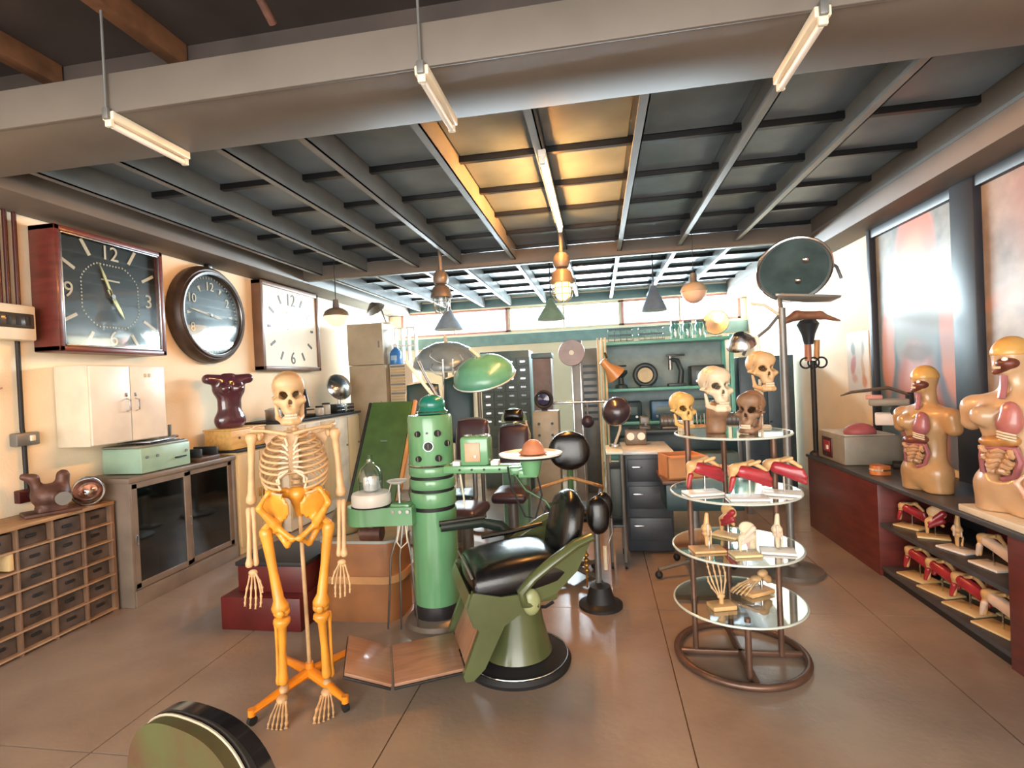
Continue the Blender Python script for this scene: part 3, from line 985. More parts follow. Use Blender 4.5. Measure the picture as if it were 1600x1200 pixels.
# ================================================================== ANATOMY BUILDERS
def f_skull(P):
    X = np.abs(P[..., 0])
    Q = np.stack([X, P[..., 1], P[..., 2]], -1)
    d = s_ell(P, (0, 0.025, 0.135), (0.072, 0.092, 0.076))
    d = smin(d, s_ell(P, (0, -0.045, 0.155), (0.06, 0.035, 0.04)), 0.03)          # brow
    d = smin(d, s_ell(P, (0, -0.05, 0.07), (0.05, 0.036, 0.055)), 0.025)           # face
    d = smin(d, s_ell(Q, (0.055, -0.045, 0.075), (0.018, 0.03, 0.016)), 0.02)      # cheek bones
    d = smin(d, s_cap(Q, (0.062, -0.03, 0.075), (0.068, 0.03, 0.085), 0.007), 0.008)
    d = smin(d, s_ell(P, (0, -0.06, 0.025), (0.032, 0.028, 0.022)), 0.015)         # upper jaw
    d = ssub(d, s_ell(P, (0, 0.025, 0.135), (0.063, 0.083, 0.067)), 0.002)         # hollow brain case
    d = ssub(d, s_ell(Q, (0.03, -0.075, 0.103), (0.0205, 0.05, 0.018)), 0.004)       # eye sockets open into it
    d = ssub(d, s_ell(P, (0, -0.045, 0.075), (0.03, 0.03, 0.03)), 0.002)           # nasal cavity
    nose = s_cap(P, (0, -0.085, 0.078), (0, -0.085, 0.052), 0.007, 0.014)
    d = ssub(d, nose, 0.004)
    d = ssub(d, s_ell(Q, (0.078, -0.03, 0.10), (0.018, 0.03, 0.028)), 0.012)       # temples
    d = ssub(d, s_ell(Q, (0.045, -0.02, 0.03), (0.02, 0.03, 0.035)), 0.01)         # below cheeks
    return d


def f_jaw(P):
    X = np.abs(P[..., 0])
    Q = np.stack([X, P[..., 1], P[..., 2]], -1)
    d = s_cap(Q, (0.0, -0.083, -0.02), (0.03, -0.068, -0.02), 0.015, 0.014)
    d = smin(d, s_cap(Q, (0.03, -0.068, -0.02), (0.05, -0.01, -0.005), 0.014, 0.012), 0.01)
    d = smin(d, s_cap(Q, (0.05, -0.01, -0.005), (0.058, 0.0, 0.06), 0.012, 0.008), 0.01)
    d = smin(d, s_cap(Q, (0.0, -0.082, 0.0), (0.028, -0.068, 0.0), 0.009), 0.006)
    return d


SKV = implicit(f_skull, (-0.085, -0.11, -0.01), (0.085, 0.13, 0.22), 0.0075)
JAV = implicit(f_jaw, (-0.08, -0.105, -0.045), (0.08, 0.02, 0.08), 0.006)


def add_skull(parent, M, ma, teeth=True):
    """cranium, jaw and two rows of teeth as parts"""
    G().add(*SKV, M=M).obj('cranium', ma, parent, smooth=180)
    G().add(*JAV, M=M).obj('jaw', ma, parent, smooth=180)
    if teeth:
        for z in (0.012, -0.0005):
            g = G()
            for k in range(-4, 5):
                a = k * 0.17
                g.box((0.03 * sin(a) * 1.25, -0.06 - 0.03 * cos(a), z), (0.007, 0.006, 0.012), 0.002, M, 1)
            g.obj('teeth', bonew, parent)


def bonepath(pts, r, ma, name, parent, n=8, flat=None):
    return G().tube(pts, r, n, flat=flat).obj(name, ma, parent, smooth=80)


def long_bone(a, b, r, ends, ma, name, parent):
    a, b = Vector(a), Vector(b)
    ts = [0, 0.03, 0.08, 0.16, 0.5, 0.84, 0.92, 0.97, 1]
    rs = [ends[0] * 0.55, ends[0] * 0.95, ends[0], r * 1.25, r, r * 1.25, ends[1], ends[1] * 0.95, ends[1] * 0.55]
    return bonepath([a.lerp(b, t_) for t_ in ts], rs, ma, name, parent, 10)


def hand(parent, wrist, s, ma, name='hand_bones', spread=1.0, M=None):
    """palm bones and five fingers; the hand hangs down from the wrist"""
    g = G()
    w3 = Vector(wrist)
    g.ell(w3 + Vector((0, 0, -0.012)), (0.022, 0.012, 0.016), 10, 6, M)
    for k in range(5):
        if k == 0:
            p = [w3 + Vector((-s * 0.012, -0.005, -0.015)), w3 + Vector((-s * 0.034, -0.02, -0.05)), w3 + Vector((-s * 0.045, -0.03, -0.08)), w3 + Vector((-s * 0.046, -0.034, -0.105))]
        else:
            o = (k - 2.5) * 0.013 * s
            L = (0, 0.088, 0.095, 0.09, 0.075)[k]
            p = [w3 + Vector((o * 0.7, 0, -0.02)), w3 + Vector((o * 1.5 * spread, -0.006, -0.085)), w3 + Vector((o * 1.8 * spread, -0.016, -0.085 - L * 0.48)), w3 + Vector((o * 1.8 * spread, -0.026, -0.085 - L * 0.8)), w3 + Vector((o * 1.75 * spread, -0.036, -0.085 - L))]
        pts, rr = [], []
        for i in range(len(p) - 1):
            for t_, q in ((0.04, 0.0068), (0.25, 0.0045), (0.75, 0.0042), (0.96, 0.0062)):
                pts.append(p[i].lerp(p[i + 1], t_))
                rr.append(q)
        g.tube(pts, rr, 6, M=M)
    return g.obj(name, ma, parent, smooth=80)


def foot(parent, ankle, s, ma, drop=0.055):
    g = G()
    a = Vector(ankle)
    g.ell(a + Vector((0, 0.01, -0.018)), (0.024, 0.035, 0.022), 12, 7)
    g.tube([a + Vector((0, 0.01, -0.03)), a + Vector((0, 0.045, -0.055)), a + Vector((0, 0.055, -0.075))], [0.02, 0.023, 0.016], 8)
    g.ell(a + Vector((0, -0.04, -0.04)), (0.028, 0.035, 0.018), 12, 7)
    for k in range(5):
        o = (k - 2) * 0.013 * s
        L = (0.155, 0.16, 0.152, 0.142, 0.128)[k]
        p = [a + Vector((o * 0.8, -0.06, -0.045)), a + Vector((o * 1.4, -0.06 - L * 0.45, -0.07)), a + Vector((o * 1.6, -0.06 - L * 0.68, -0.088)), a + Vector((o * 1.6, -0.06 - L * 0.82, -0.1))]
        q = 0.0095 if k == 0 else 0.0065
        pts, rr = [], []
        for i in range(3):
            for t_, e in ((0.04, 1.0), (0.3, 0.65), (0.7, 0.65), (0.96, 1.0)):
                pts.append(p[i].lerp(p[i + 1], t_))
                rr.append(q * e)
        g.tube(pts, rr, 6)
    return g.obj('foot_bones', ma, parent, smooth=80)


def f_pelvis(P):
    X = np.abs(P[..., 0])
    Q = np.stack([X, P[..., 1], P[..., 2]], -1)
    # flaring iliac blade: thin curved shell
    d = s_ell(Q, (0.092, 0.004, 0.088), (0.082, 0.013, 0.078), ('Z', 32))
    rim = s_cap(Q, (0.05, 0.06, 0.15), (0.115, 0.0, 0.168), 0.011)
    d = smin(d, rim, 0.015)
    d = smin(d, s_cap(Q, (0.115, 0.0, 0.168), (0.158, -0.045, 0.11), 0.011), 0.015)
    d = smin(d, s_cap(Q, (0.15, -0.04, 0.10), (0.10, -0.035, 0.02), 0.014, 0.022), 0.02)
    d = smin(d, s_ell(Q, (0.102, -0.015, -0.005), (0.032, 0.032, 0.034)), 0.02)
    d = ssub(d, s_ell(Q, (0.125, -0.03, -0.01), (0.025, 0.025, 0.025)), 0.006)
    d = smin(d, s_cap(Q, (0.09, -0.03, 0.0), (0.015, -0.075, -0.05), 0.014), 0.012)
    d = smin(d, s_cap(Q, (0.012, -0.075, -0.045), (0.05, -0.03, -0.105), 0.012), 0.01)
    d = smin(d, s_cap(Q, (0.05, -0.03, -0.105), (0.095, 0.0, -0.03), 0.014, 0.018), 0.012)
    # sacrum
    d = smin(d, s_cap(P, (0, 0.06, 0.12), (0, 0.085, 0.0), 0.04, 0.02), 0.02)
    d = smin(d, s_cap(Q, (0.03, 0.065, 0.12), (0.065, 0.07, 0.12), 0.02), 0.015)
    return d


def pelvis(parent, M, ma):
    return blob('pelvis', f_pelvis, (-0.2, -0.13, -0.14), (0.2, 0.14, 0.21), 0.0095, ma, parent, M)


def vertebra(g, c, s=1.0, M=None):
    x, y, z = c
    g.lathe([(0.02 * s, -0.009), (0.017 * s, 0.0), (0.02 * s, 0.009)], (x, y, z), 10, M)
    g.box((x, y + 0.035 * s, z - 0.004), (0.008, 0.04 * s, 0.01), 0.003, M, 1)
    g.box((x, y + 0.018 * s, z), (0.06 * s, 0.01, 0.009), 0.003, M, 1)
    return g


# ================================================================== STANDING SKELETON
sk = thing('skeleton', 'full height yellowed skeleton on an orange wheeled stand', 'skeleton', (-1.53, 2.43, 0), 22)
add_skull(sk, TR((-0.005, -0.035, 1.465), rx=4, rz=14, s=1.06), bone)
spx = lambda z: 0.03 * sin((z - 1.0) / 0.5 * pi) + (0.03 if z < 1.1 else 0.02)
z = 1.455
while z > 1.03:
    s_ = 0.7 if z > 1.38 else (0.9 if z > 1.2 else 1.15)
    vertebra(G(), (0, spx(z), z), s_).obj('vertebra', bone, sk)
    z -= 0.0205 if z > 1.38 else (0.0235 if z > 1.2 else 0.03)
# ribs: twelve pairs
for k in range(12):
    zt = 1.375 - 0.0195 * k
    wv = (0.055, 0.088, 0.11, 0.125, 0.136, 0.143, 0.147, 0.147, 0.143, 0.135, 0.118, 0.09)[k]
    fr = (-0.055, -0.075, -0.088, -0.097, -0.102, -0.104, -0.10, -0.092, -0.08, -0.06, -0.02, 0.02)[k]
    dr = 0.02 + 0.0075 * min(k, 9)
    yb = spx(zt) + 0.01
    for s in (-1, 1):
        pts, rr = [], []
        n_ = 13
        for i in range(n_):
            a = i / (n_ - 1)
            end = 1.0 if k < 10 else 0.72
            an = a * end * pi * 0.92
            px = s * (0.012 + wv * sin(an) ** 0.85)
            py = yb + (fr - yb) * (1 - cos(an)) / 2 + 0.035 * sin(an) * (1 - a)
            pz = zt + 0.006 - dr * (1 - cos(an)) / 2 * (1.25 if k < 7 else 1.5)
            pts.append((px, py, pz))
            rr.append(0.0074)
        bonepath(pts, rr, bone, 'rib', sk, 7)
        if k < 9:
            e = pts[-1]
            zs = 1.315 - 0.019 * min(k, 6)
            bonepath([e, (s * (0.022 + 0.012 * max(0, k - 4)), fr - 0.006, (e[2] + zs) / 2 + 0.002), (s * 0.014, -0.098 if k > 2 else -0.08, zs)], 0.0062, bonew, 'rib_cartilage', sk, 7)
G().plate([(-0.032, 1.37), (0.032, 1.37), (0.02, 1.325), (0.026, 1.26), (0.022, 1.205), (0.008, 1.17), (-0.008, 1.17), (-0.022, 1.205), (-0.026, 1.26), (-0.02, 1.325)], -0.118, -0.098, TR((0, 0.008, 0), rx=-4)).obj('sternum', bone, sk)
for s in (-1, 1):
    bonepath([(s * 0.018, -0.075, 1.378), (s * 0.07, -0.09, 1.392), (s * 0.13, -0.055, 1.40), (s * 0.185, -0.02, 1.40)], [0.011, 0.008, 0.0085, 0.011], bone, 'clavicle', sk)
    g = G()
    g.plate([(s * 0.075, 1.38), (s * 0.165, 1.37), (s * 0.14, 1.3), (s * 0.09, 1.225), (s * 0.07, 1.3)], 0.078, 0.088, TR((0, 0, 0)))
    g.tube([(s * 0.08, 0.09, 1.35), (s * 0.15, 0.075, 1.385), (s * 0.195, 0.015, 1.408), (s * 0.19, -0.01, 1.405)], [0.008, 0.009, 0.013, 0.01], 7)
    g.ell((s * 0.165, 0.04, 1.365), (0.018, 0.025, 0.025), 10, 7)
    g.obj('scapula', bone, sk)
    long_bone((s * 0.198, 0.015, 1.385), (s * 0.215, 0.02, 1.03), 0.0145, (0.028, 0.026), bone, 'humerus', sk)
    long_bone((s * 0.205, 0.01, 1.02), (s * 0.195, -0.03, 0.735), 0.0092, (0.016, 0.014), bone, 'ulna', sk)
    long_bone((s * 0.225, 0.005, 1.02), (s * 0.222, -0.045, 0.735), 0.0092, (0.014, 0.018), bone, 'radius', sk)
    hand(sk, (s * 0.208, -0.04, 0.72), s, bone)
pelvis(sk, TR((0, 0.0, 0.925), rx=14, s=1.04), boneo)
for s in (-1, 1):
    hip, knee, ank = (s * 0.152, -0.012, 0.915), (s * 0.093, -0.02, 0.485), (s * 0.105, 0.0, 0.115)
    long_bone(hip, knee, 0.021, (0.031, 0.042), boneo, 'femur', sk)
    g = G()
    g.tube([(s * 0.152, -0.012, 0.905), (s * 0.125, -0.02, 0.935)], [0.02, 0.016], 8)
    g.ell((s * 0.118, -0.022, 0.945), 0.022, 12, 8)
    g.obj('femur_head', boneo, sk)
    for e in (-1, 1):
        G().ell((knee[0] + e * 0.019, -0.012, 0.487), (0.021, 0.03, 0.024), 12, 8).obj('condyle', boneo, sk)
    G().ell((knee[0], -0.055, 0.49), (0.019, 0.011, 0.021), 12, 8).obj('patella', boneo, sk)
    long_bone((knee[0], -0.012, 0.462), (ank[0], 0.0, ank[2]), 0.0175, (0.042, 0.025), boneo, 'tibia', sk)
    long_bone((knee[0] + s * 0.034, 0.015, 0.45), (ank[0] + s * 0.024, 0.012, ank[2] - 0.005), 0.008, (0.014, 0.014), boneo, 'fibula', sk)
    foot(sk, (ank[0], 0.0, ank[2] - 0.01), s, bone)
# stand
st = G().tube([(0, 0.14, 0.09), (0, 0.125, 0.35), (0, 0.09, 0.75), (0, 0.07, 1.06)], 0.0105, 10).obj('pole', bone, sk)
G().cyl((0, 0.14, 0.065), (0, 0.138, 0.14), 0.03, 0.02, n=14).obj('pole_socket', orange, sk)
for k, an in enumerate((227, 307, 127, 47)):
    a = radians(an)
    c, s = cos(a), sin(a)
    L = 0.335
    lg = G().tube([(0.0, 0.14, 0.09), (c * L * 0.5, 0.14 + s * L * 0.5, 0.078), (c * L, 0.14 + s * L, 0.062)], [0.034, 0.027, 0.02], 10, flat=0.75).obj('stand_leg', orange, sk)
    G().cyl((c * L, 0.14 + s * L, 0.045), (c * L, 0.14 + s * L, 0.078), 0.018, n=12).obj('caster_cap', orange, lg)
    G().cyl((c * L - 0.011 * s, 0.14 + s * L + 0.011 * c, 0.0225), (c * L + 0.011 * s, 0.14 + s * L - 0.011 * c, 0.0225), 0.0225, n=16).obj('caster', blackmatte, lg)
# ================================================================== DENTAL UNIT
du = thing('dental_unit', 'tall green column dental unit with dials and side arms', 'dental unit', (-1.12, 3.36, 0), 0)
skirt = mat('dark_rubber_skirt', (42, 40, 42), 0.4)
G().lathe([(0.0, 0.0), (0.215, 0.0), (0.22, 0.02), (0.205, 0.045), (0.165, 0.06), (0.15, 0.075), (0.0, 0.075)], n=40).obj('base', smoke, du)
G().lathe([(0.16, 0.07), (0.163, 0.085), (0.156, 0.15), (0.0, 0.15)], n=36).obj('base_collar', skirt, du)
G().lathe([(0.0, 0.14), (0.15, 0.14), (0.15, 0.765), (0.0, 0.765)], n=40).obj('column', green, du)
for (z0, z1) in ((0.79, 0.885), (0.905, 0.97), (0.99, 1.05)):
    G().lathe([(0.0, z0), (0.147, z0), (0.152, z0 + 0.008), (0.152, z1 - 0.008), (0.147, z1), (0.0, z1)], n=40).obj('column_band', green, du)
G().lathe([(0.0, 0.76), (0.142, 0.76), (0.142, 1.06), (0, 1.06)], n=36).obj('dark_seam', blackmatte, du)
hd = G().lathe([(0.0, 1.055), (0.144, 1.055), (0.148, 1.065), (0.148, 1.365), (0.14, 1.385), (0.0, 1.39)], n=40).obj('control_head', green, du)
G().torus((0, 0, 1.06), 0.147, 0.006, 40, 8).obj('trim_ring', chrome, hd)
for (a, z, r, mt) in ((-14, 1.27, 0.021, blackmatte), (36, 1.27, 0.024, blackmatte), (12, 1.19, 0.026, blackmatte), (-14, 1.11, 0.021, blackmatte), (36, 1.11, 0.024, blackmatte), (10, 1.275, 0.007, black), (62, 1.2, 0.022, blackmatte)):
    an = radians(a - 90)
    c, s = cos(an), sin(an)
    d = G().cyl((0.14 * c, 0.14 * s, z), (0.162 * c, 0.162 * s, z), r, r * 0.85, n=20).obj('dial', mt, hd)
    if r > 0.02:
        G().box((0.163 * c, 0.163 * s, z), (0.006, 0.006, r * 1.4), 0.002).obj('pointer', smoke, d)
G().torus((0, 0, 0), 0.031, 0.004, 24, 6, M=TR((0.15 * cos(radians(-78)), 0.15 * sin(radians(-78)), 1.19), rx=90, rz=12)).obj('dial_ring', chrome, hd)
dm = G().lathe([(0.098, 1.392), (0.1, 1.40), (0.085, 1.43), (0.088, 1.44), (0.088, 1.465), (0.07, 1.495), (0.03, 1.515), (0, 1.518)], n=32, c=(0.02, 0, 0)).obj('lamp_dome', tealp, du)
G().torus((0.02, 0, 1.405), 0.1, 0.005, 32, 6).obj('trim_ring', chrome, dm)
# lamp arm rods rising from the dome
G().tube([(0.06, 0.0, 1.47), (-0.06, 0.0, 1.63), (-0.15, 0.0, 1.755)], [0.012, 0.011, 0.014], 10).obj('lamp_arm', ivory, du)
G().tube([(0.08, 0.02, 1.46), (-0.02, 0.03, 1.63), (-0.075, 0.04, 1.745)], [0.009, 0.009, 0.012], 10).obj('lamp_arm', steel, du)
# left arm with bowl
g = G()
g.prism([(-0.08, -0.2), (-0.36, -0.24)] + [(-0.42 + 0.115 * cos(radians(a)), -0.135 + 0.115 * sin(radians(a))) for a in range(280, 60, -20)] + [(-0.34, -0.05), (-0.08, -0.02)], 0.70, 0.815)
g.obj('left_arm', green, du)
G().box((-0.17, -0.12, 0.765), (0.13, 0.12, 0.13), 0.012).obj('arm_block', green, du)
for k in range(3):
    G().cyl((-0.2 + 0.05 * k, -0.20, 0.79), (-0.2 + 0.05 * k, -0.225, 0.79), 0.011, n=12).obj('valve_knob', chrome, du)
bw = G().lathe([(0.0, 0.818), (0.118, 0.818), (0.126, 0.83), (0.126, 0.885), (0.118, 0.902), (0.09, 0.91), (0.0, 0.905)], n=40, c=(-0.37, -0.15, 0)).obj('cuspidor_bowl', white, du)
G().torus((-0.37, -0.15, 0.82), 0.124, 0.005, 40, 6).obj('bowl_gasket', blackmatte, bw)
G().lathe([(0.0, 0.0), (0.05, 0.004), (0.07, 0.02), (0.066, 0.022), (0.046, 0.01), (0, 0.006)], n=26, c=(-0.19, -0.14, 0.955)).obj('saucer', white, du)
G().tube([(-0.25, -0.14, 0.90), (-0.23, -0.14, 0.955), (-0.2, -0.14, 0.958)], 0.007, 8).obj('spout', chrome, du)
G().cyl((-0.185, -0.13, 0.82), (-0.185, -0.13, 0.955), 0.012, n=10).obj('saucer_post', chrome, du)
for (x, y, b) in ((-0.15, -0.19, -0.02), (-0.12, -0.18, 0.02), (-0.18, -0.19, -0.05)):
    G().tube([(x, y, 0.70), (x, y - 0.02, 0.64), (x + b, y - 0.02, 0.5), (x + b * 1.5, y - 0.01, 0.25), (x + b * 2, y + 0.0, 0.03)], 0.006, 6).obj('hose', steel, du)
G().tube([(-0.16, -0.21, 0.70), (-0.18, -0.22, 0.60), (-0.15, -0.23, 0.565), (-0.11, -0.22, 0.60), (-0.12, -0.21, 0.70)], 0.005, 6).obj('hose_loop', ivory, du)
# motor hanging under the left arm
G().cyl((-0.47, -0.1, 0.62), (-0.33, -0.1, 0.62), 0.05, n=18).obj('arm_motor', rust, du)
G().cyl((-0.40, -0.1, 0.66), (-0.40, -0.1, 0.71), 0.03, n=14).obj('motor_mount', rust, du)
# right arm with head box
G().box((0.36, -0.06, 1.03), (0.50, 0.10, 0.05), 0.01).obj('right_arm', green, du)
for x in (0.22, 0.3, 0.38, 0.48):
    G().cyl((x, -0.11, 1.03), (x, -0.116, 1.03), 0.007, n=10).obj('arm_screw', blackmatte, du)
bx = G().box((0.325, -0.06, 1.15), (0.185, 0.15, 0.185), 0.02).obj('head_box', green, du)
G().box((0.315, -0.137, 1.145), (0.10, 0.008, 0.12), 0.005).obj('face_plate', mat('tan_plate', (200, 166, 132), 0.4), bx)
G().cyl((0.335, -0.14, 1.12), (0.335, -0.153, 1.12), 0.008, n=10).obj('button', white, bx)
for x in (0.27, 0.38):
    G().lathe([(0, 0), (0.03, 0.0), (0.028, 0.008), (0, 0.012)], (x, -0.06, 1.242), 16).obj('lid_cap', chrome, bx)
for x in (0.2, 0.45):
    G().box((x, -0.08, 1.07), (0.05, 0.07, 0.03), 0.004).obj('bracket', white, du)
G().tube([(0.22, -0.1, 1.0), (0.24, -0.11, 0.85), (0.245, -0.12, 0.79)], 0.006, 6).obj('drain_pipe', ivory, du)
# tray arm and round tray
G().box((0.64, -0.14, 1.03), (0.18, 0.10, 0.05), 0.012).obj('tray_arm', green, du)
G().cyl((0.70, -0.24, 1.02), (0.70, -0.24, 1.125), 0.05, 0.07, n=20).obj('tray_pivot', green, du)
G().box((0.68, -0.19, 1.025), (0.12, 0.14, 0.05), 0.012).obj('tray_knuckle', green, du)
tr_ = G().lathe([(0.0, 1.128), (0.17, 1.128), (0.188, 1.14), (0.19, 1.15), (0.18, 1.152), (0.165, 1.142), (0.0, 1.14)], n=40, c=(0.70, -0.24, 0)).obj('round_tray', white, du)
G().torus((0.70, -0.24, 1.134), 0.18, 0.007, 40, 6).obj('tray_rim', blackmatte, tr_)
G().tube([(0.55, -0.2, 1.06), (0.57, -0.24, 0.95), (0.66, -0.3, 0.78), (0.72, -0.3, 0.77), (0.76, -0.26, 0.90), (0.73, -0.22, 1.02)], 0.006, 6).obj('cable', blackmatte, du)
G().tube([(0.58, -0.18, 1.02), (0.66, -0.22, 0.92), (0.78, -0.25, 0.86), (0.84, -0.22, 0.75)], 0.008, 6).obj('cable', dkgreen, du)
# brown skull cap on the tray
o = blob('bone_dome_model', lambda P: smin(smax(s_ell(P, (0, 0, 0.0), (0.07, 0.08, 0.085)), -P[..., 2], 0.005), s_ell(P, (0, 0, 0.006), (0.088, 0.09, 0.012)), 0.01), (-0.1, -0.1, -0.012), (0.1, 0.1, 0.1), 0.009, mat('terracotta_bone', (190, 128, 96), 0.5, var=0.15))
o.location = (-0.405, 3.12, 1.146)
tag(o, 'terracotta coloured bone dome model on the round white tray', 'anatomy model')
# glass jar on the bowl
t = thing('glass_jar', 'clear glass bottle with a dark stopper in the white bowl', 'jar', (-1.49, 3.21, 0.9075), 0)
gl = glassmat('bottle_glass', (228, 238, 244), 0.7, 0.08)
G().lathe([(0.0, 0.0), (0.076, 0.0), (0.08, 0.01), (0.08, 0.10), (0.06, 0.15), (0.028, 0.18), (0.02, 0.195), (0.02, 0.215)], n=32).obj('bottle', gl, t)
G().lathe([(0.0, 0.01), (0.045, 0.01), (0.05, 0.02), (0.05, 0.09), (0.0, 0.095)], n=20, c=(0.005, 0, 0)).obj('white_contents', plastic_white, t)
G().lathe([(0, 0.21), (0.02, 0.21), (0.022, 0.24), (0, 0.243)], n=16).obj('stopper', dkgreen, t)

# ================================================================== GREEN CHAIR WITH BLACK SEAT
ch = thing('dental_chair', 'olive green dental chair with a glossy black seat and wooden footrest', 'chair', (-0.52, 2.92, 0), -66)
G().lathe([(0.0, 0.0), (0.30, 0.0), (0.305, 0.02), (0.29, 0.04), (0.26, 0.045), (0.25, 0.05), (0.21, 0.06), (0.18, 0.075), (0.0, 0.08)], n=48).obj('base', blackmatte, ch)
for r in (0.285, 0.245):
    G().torus((0, 0, 0.045), r, 0.004, 44, 6).obj('base_ring', chrome, ch)
G().lathe([(0.0, 0.07), (0.20, 0.07), (0.185, 0.11), (0.155, 0.24), (0.135, 0.38), (0.13, 0.46), (0.0, 0.46)], n=32).obj('pedestal', olive, ch)
G().lathe([(0.0, 0.40), (0.11, 0.40), (0.15, 0.46), (0.16, 0.49), (0.0, 0.5)], n=26).obj('seat_mount', olive, ch)


def cushion(w, d, h, crown, ma, name, parent, M, n=12, oval=False):
    """upholstered pad: rounded plan and soft edges, crowned top"""
    n = max(n, 12)
    vs, fs = [], []
    for lay in range(2):
        for i in range(n + 1):
            for j in range(n + 1):
                u, v = sin(pi / 2 * (-1 + 2 * i / n)), sin(pi / 2 * (-1 + 2 * j / n))
                e = max(abs(u), abs(v))
                edge = max(0.0, 1 - e ** 7) ** 0.5
                z = (h * 0.5 * edge + crown * (1 - u * u) * (1 - v * v)) if lay else -h * 0.5 * edge
                q = 0.5 if oval else 0.12
                vs.append((u * w / 2 * sqrt(1 - q * v * v), v * d / 2 * sqrt(1 - q * u * u), z))
    N = (n + 1) ** 2
    for i in range(n):
        for j in range(n):
            a = i * (n + 1) + j
            fs.append((a, a + 1, a + n + 2, a + n + 1))
            fs.append((N + a, N + a + n + 1, N + a + n + 2, N + a + 1))
    g = G().add(vs, fs, M)
    o = g.obj(name, ma, parent, smooth=0)
    bm = bmesh.new()
    bm.from_mesh(o.data)
    bmesh.ops.remove_doubles(bm, verts=bm.verts, dist=0.0004)
    bmesh.ops.recalc_face_normals(bm, faces=bm.faces)
    bm.to_mesh(o.data)
    bm.free()
    o.data.shade_smooth()
    return o


cushion(0.50, 0.54, 0.19, 0.025, leather, 'seat', ch, TR((0.03, -0.02, 0.545), rx=5), 16)
G().tube([(-0.22, -0.28, 0.59), (-0.1, -0.285, 0.605), (0.1, -0.285, 0.605), (0.24, -0.28, 0.59)], 0.006, 6).obj('piping', graymetal, ch)
G().box((0.0, -0.03, 0.455), (0.49, 0.42, 0.09), 0.02).obj('seat_pan', olive, ch)
# side plates that sweep from the seat down to the footrest
for s in (-1, 1):
    poly = [(-0.285, 0.53), (-0.315, 0.45), (-0.262, 0.33), (-0.352, 0.12), (-0.34, 0.09), (-0.30, 0.09), (-0.24, 0.14), (-0.13, 0.34), (-0.02, 0.40), (0.02, 0.47), (-0.06, 0.49), (-0.14, 0.49), (-0.21, 0.51)]
    G().side(poly, s * 0.26 - 0.02, s * 0.26 + 0.02).obj('side_plate', olive, ch)
    G().tube([(s * 0.27, 0.37, 0.735), (s * 0.275, 0.28, 0.71), (s * 0.28, 0.14, 0.635), (s * 0.28, 0.03, 0.565), (s * 0.28, -0.035, 0.50), (s * 0.278, -0.02, 0.44), (s * 0.27, 0.05, 0.425)], [0.03, 0.034, 0.034, 0.033, 0.032, 0.032, 0.03], 12, flat=0.75).obj('curved_arm', olive, ch)
    G().side([(0.36, 0.70), (0.34, 0.745), (0.26, 0.70), (0.12, 0.62), (0.02, 0.50), (0.06, 0.43), (0.16, 0.46), (0.28, 0.56)], s * 0.255 - 0.012, s * 0.255 + 0.012).obj('arm_web', olive, ch)
G().side([(-0.30, 0.52), (-0.325, 0.46), (-0.285, 0.34), (-0.24, 0.33), (-0.2, 0.44)], -0.25, 0.25).obj('front_apron', olive, ch)
G().ell((0.275, 0.02, 0.44), (0.03, 0.05, 0.07), 14, 9).obj('pivot_cap', mat('pale_olive', (150, 156, 110), 0.3), ch)
# footrest: three wooden boards with dark edges
fw_ = mat('footrest_wood', (164, 122, 96), 0.4, var=0.12, scale=6, stretch=(6, 1, 1), coat=0.2)
for (ya, za, yb, zb) in ((-0.23, 0.33, -0.325, 0.135), (-0.335, 0.13, -0.69, 0.115), (-0.70, 0.115, -0.92, 0.215)):
    L = sqrt((yb - ya) ** 2 + (zb - za) ** 2)
    an = math.degrees(math.atan2(zb - za, -(yb - ya)))
    M_ = TR((0.03, (ya + yb) / 2, (za + zb) / 2), rx=-an)
    p_ = G().box((0, 0, 0), (0.40, L - 0.004, 0.016), 0.003, M_).obj('footboard', fw_, ch)
    G().box((0, 0, -0.013), (0.42, L, 0.012), 0.003, M_).obj('board_backing', blackmatte, p_)
G().tube([(0.0, -0.12, 0.3), (0, -0.28, 0.12), (0, -0.36, 0.085), (0, -0.68, 0.075)], 0.02, 8).obj('footrest_strut', blackmatte, ch)
# backrest pad and bracket
cushion(0.36, 0.44, 0.11, 0.02, leather, 'backrest', ch, TR((0.04, 0.30, 0.735), rx=76), 16, True)
G().tube([(0.0, 0.16, 0.5), (0.0, 0.32, 0.50), (0.02, 0.40, 0.62), (0.04, 0.37, 0.80)], 0.024, 10).obj('back_bracket', dkgreen, ch)
# far arm rail
G().tube([(-0.36, -0.36, 0.70), (-0.38, -0.1, 0.70), (-0.40, 0.02, 0.66), (-0.37, 0.08, 0.60), (-0.30, 0.04, 0.55), (-0.25, -0.12, 0.52)], [0.016, 0.02, 0.024, 0.024, 0.022, 0.018], 10, flat=1.6).obj('arm_rail', mat('black_green_enamel', (34, 46, 40), 0.35, var=0.1), ch)
G().tube([(-0.36, -0.37, 0.725), (-0.38, -0.08, 0.727)], 0.012, 8, flat=1.5).obj('arm_pad', leather, ch)
G().tube([(-0.1, 0.13, 0.24), (-0.06, 0.2, 0.25), (-0.04, 0.24, 0.28)], 0.01, 8).obj('foot_pedal', blackmatte, ch)
G().tube([(-0.2, 0.24, 0.70), (-0.2, 0.05, 0.675), (-0.19, -0.14, 0.665)], [0.012, 0.017, 0.014], 8).obj('arm_pad', leather, ch)

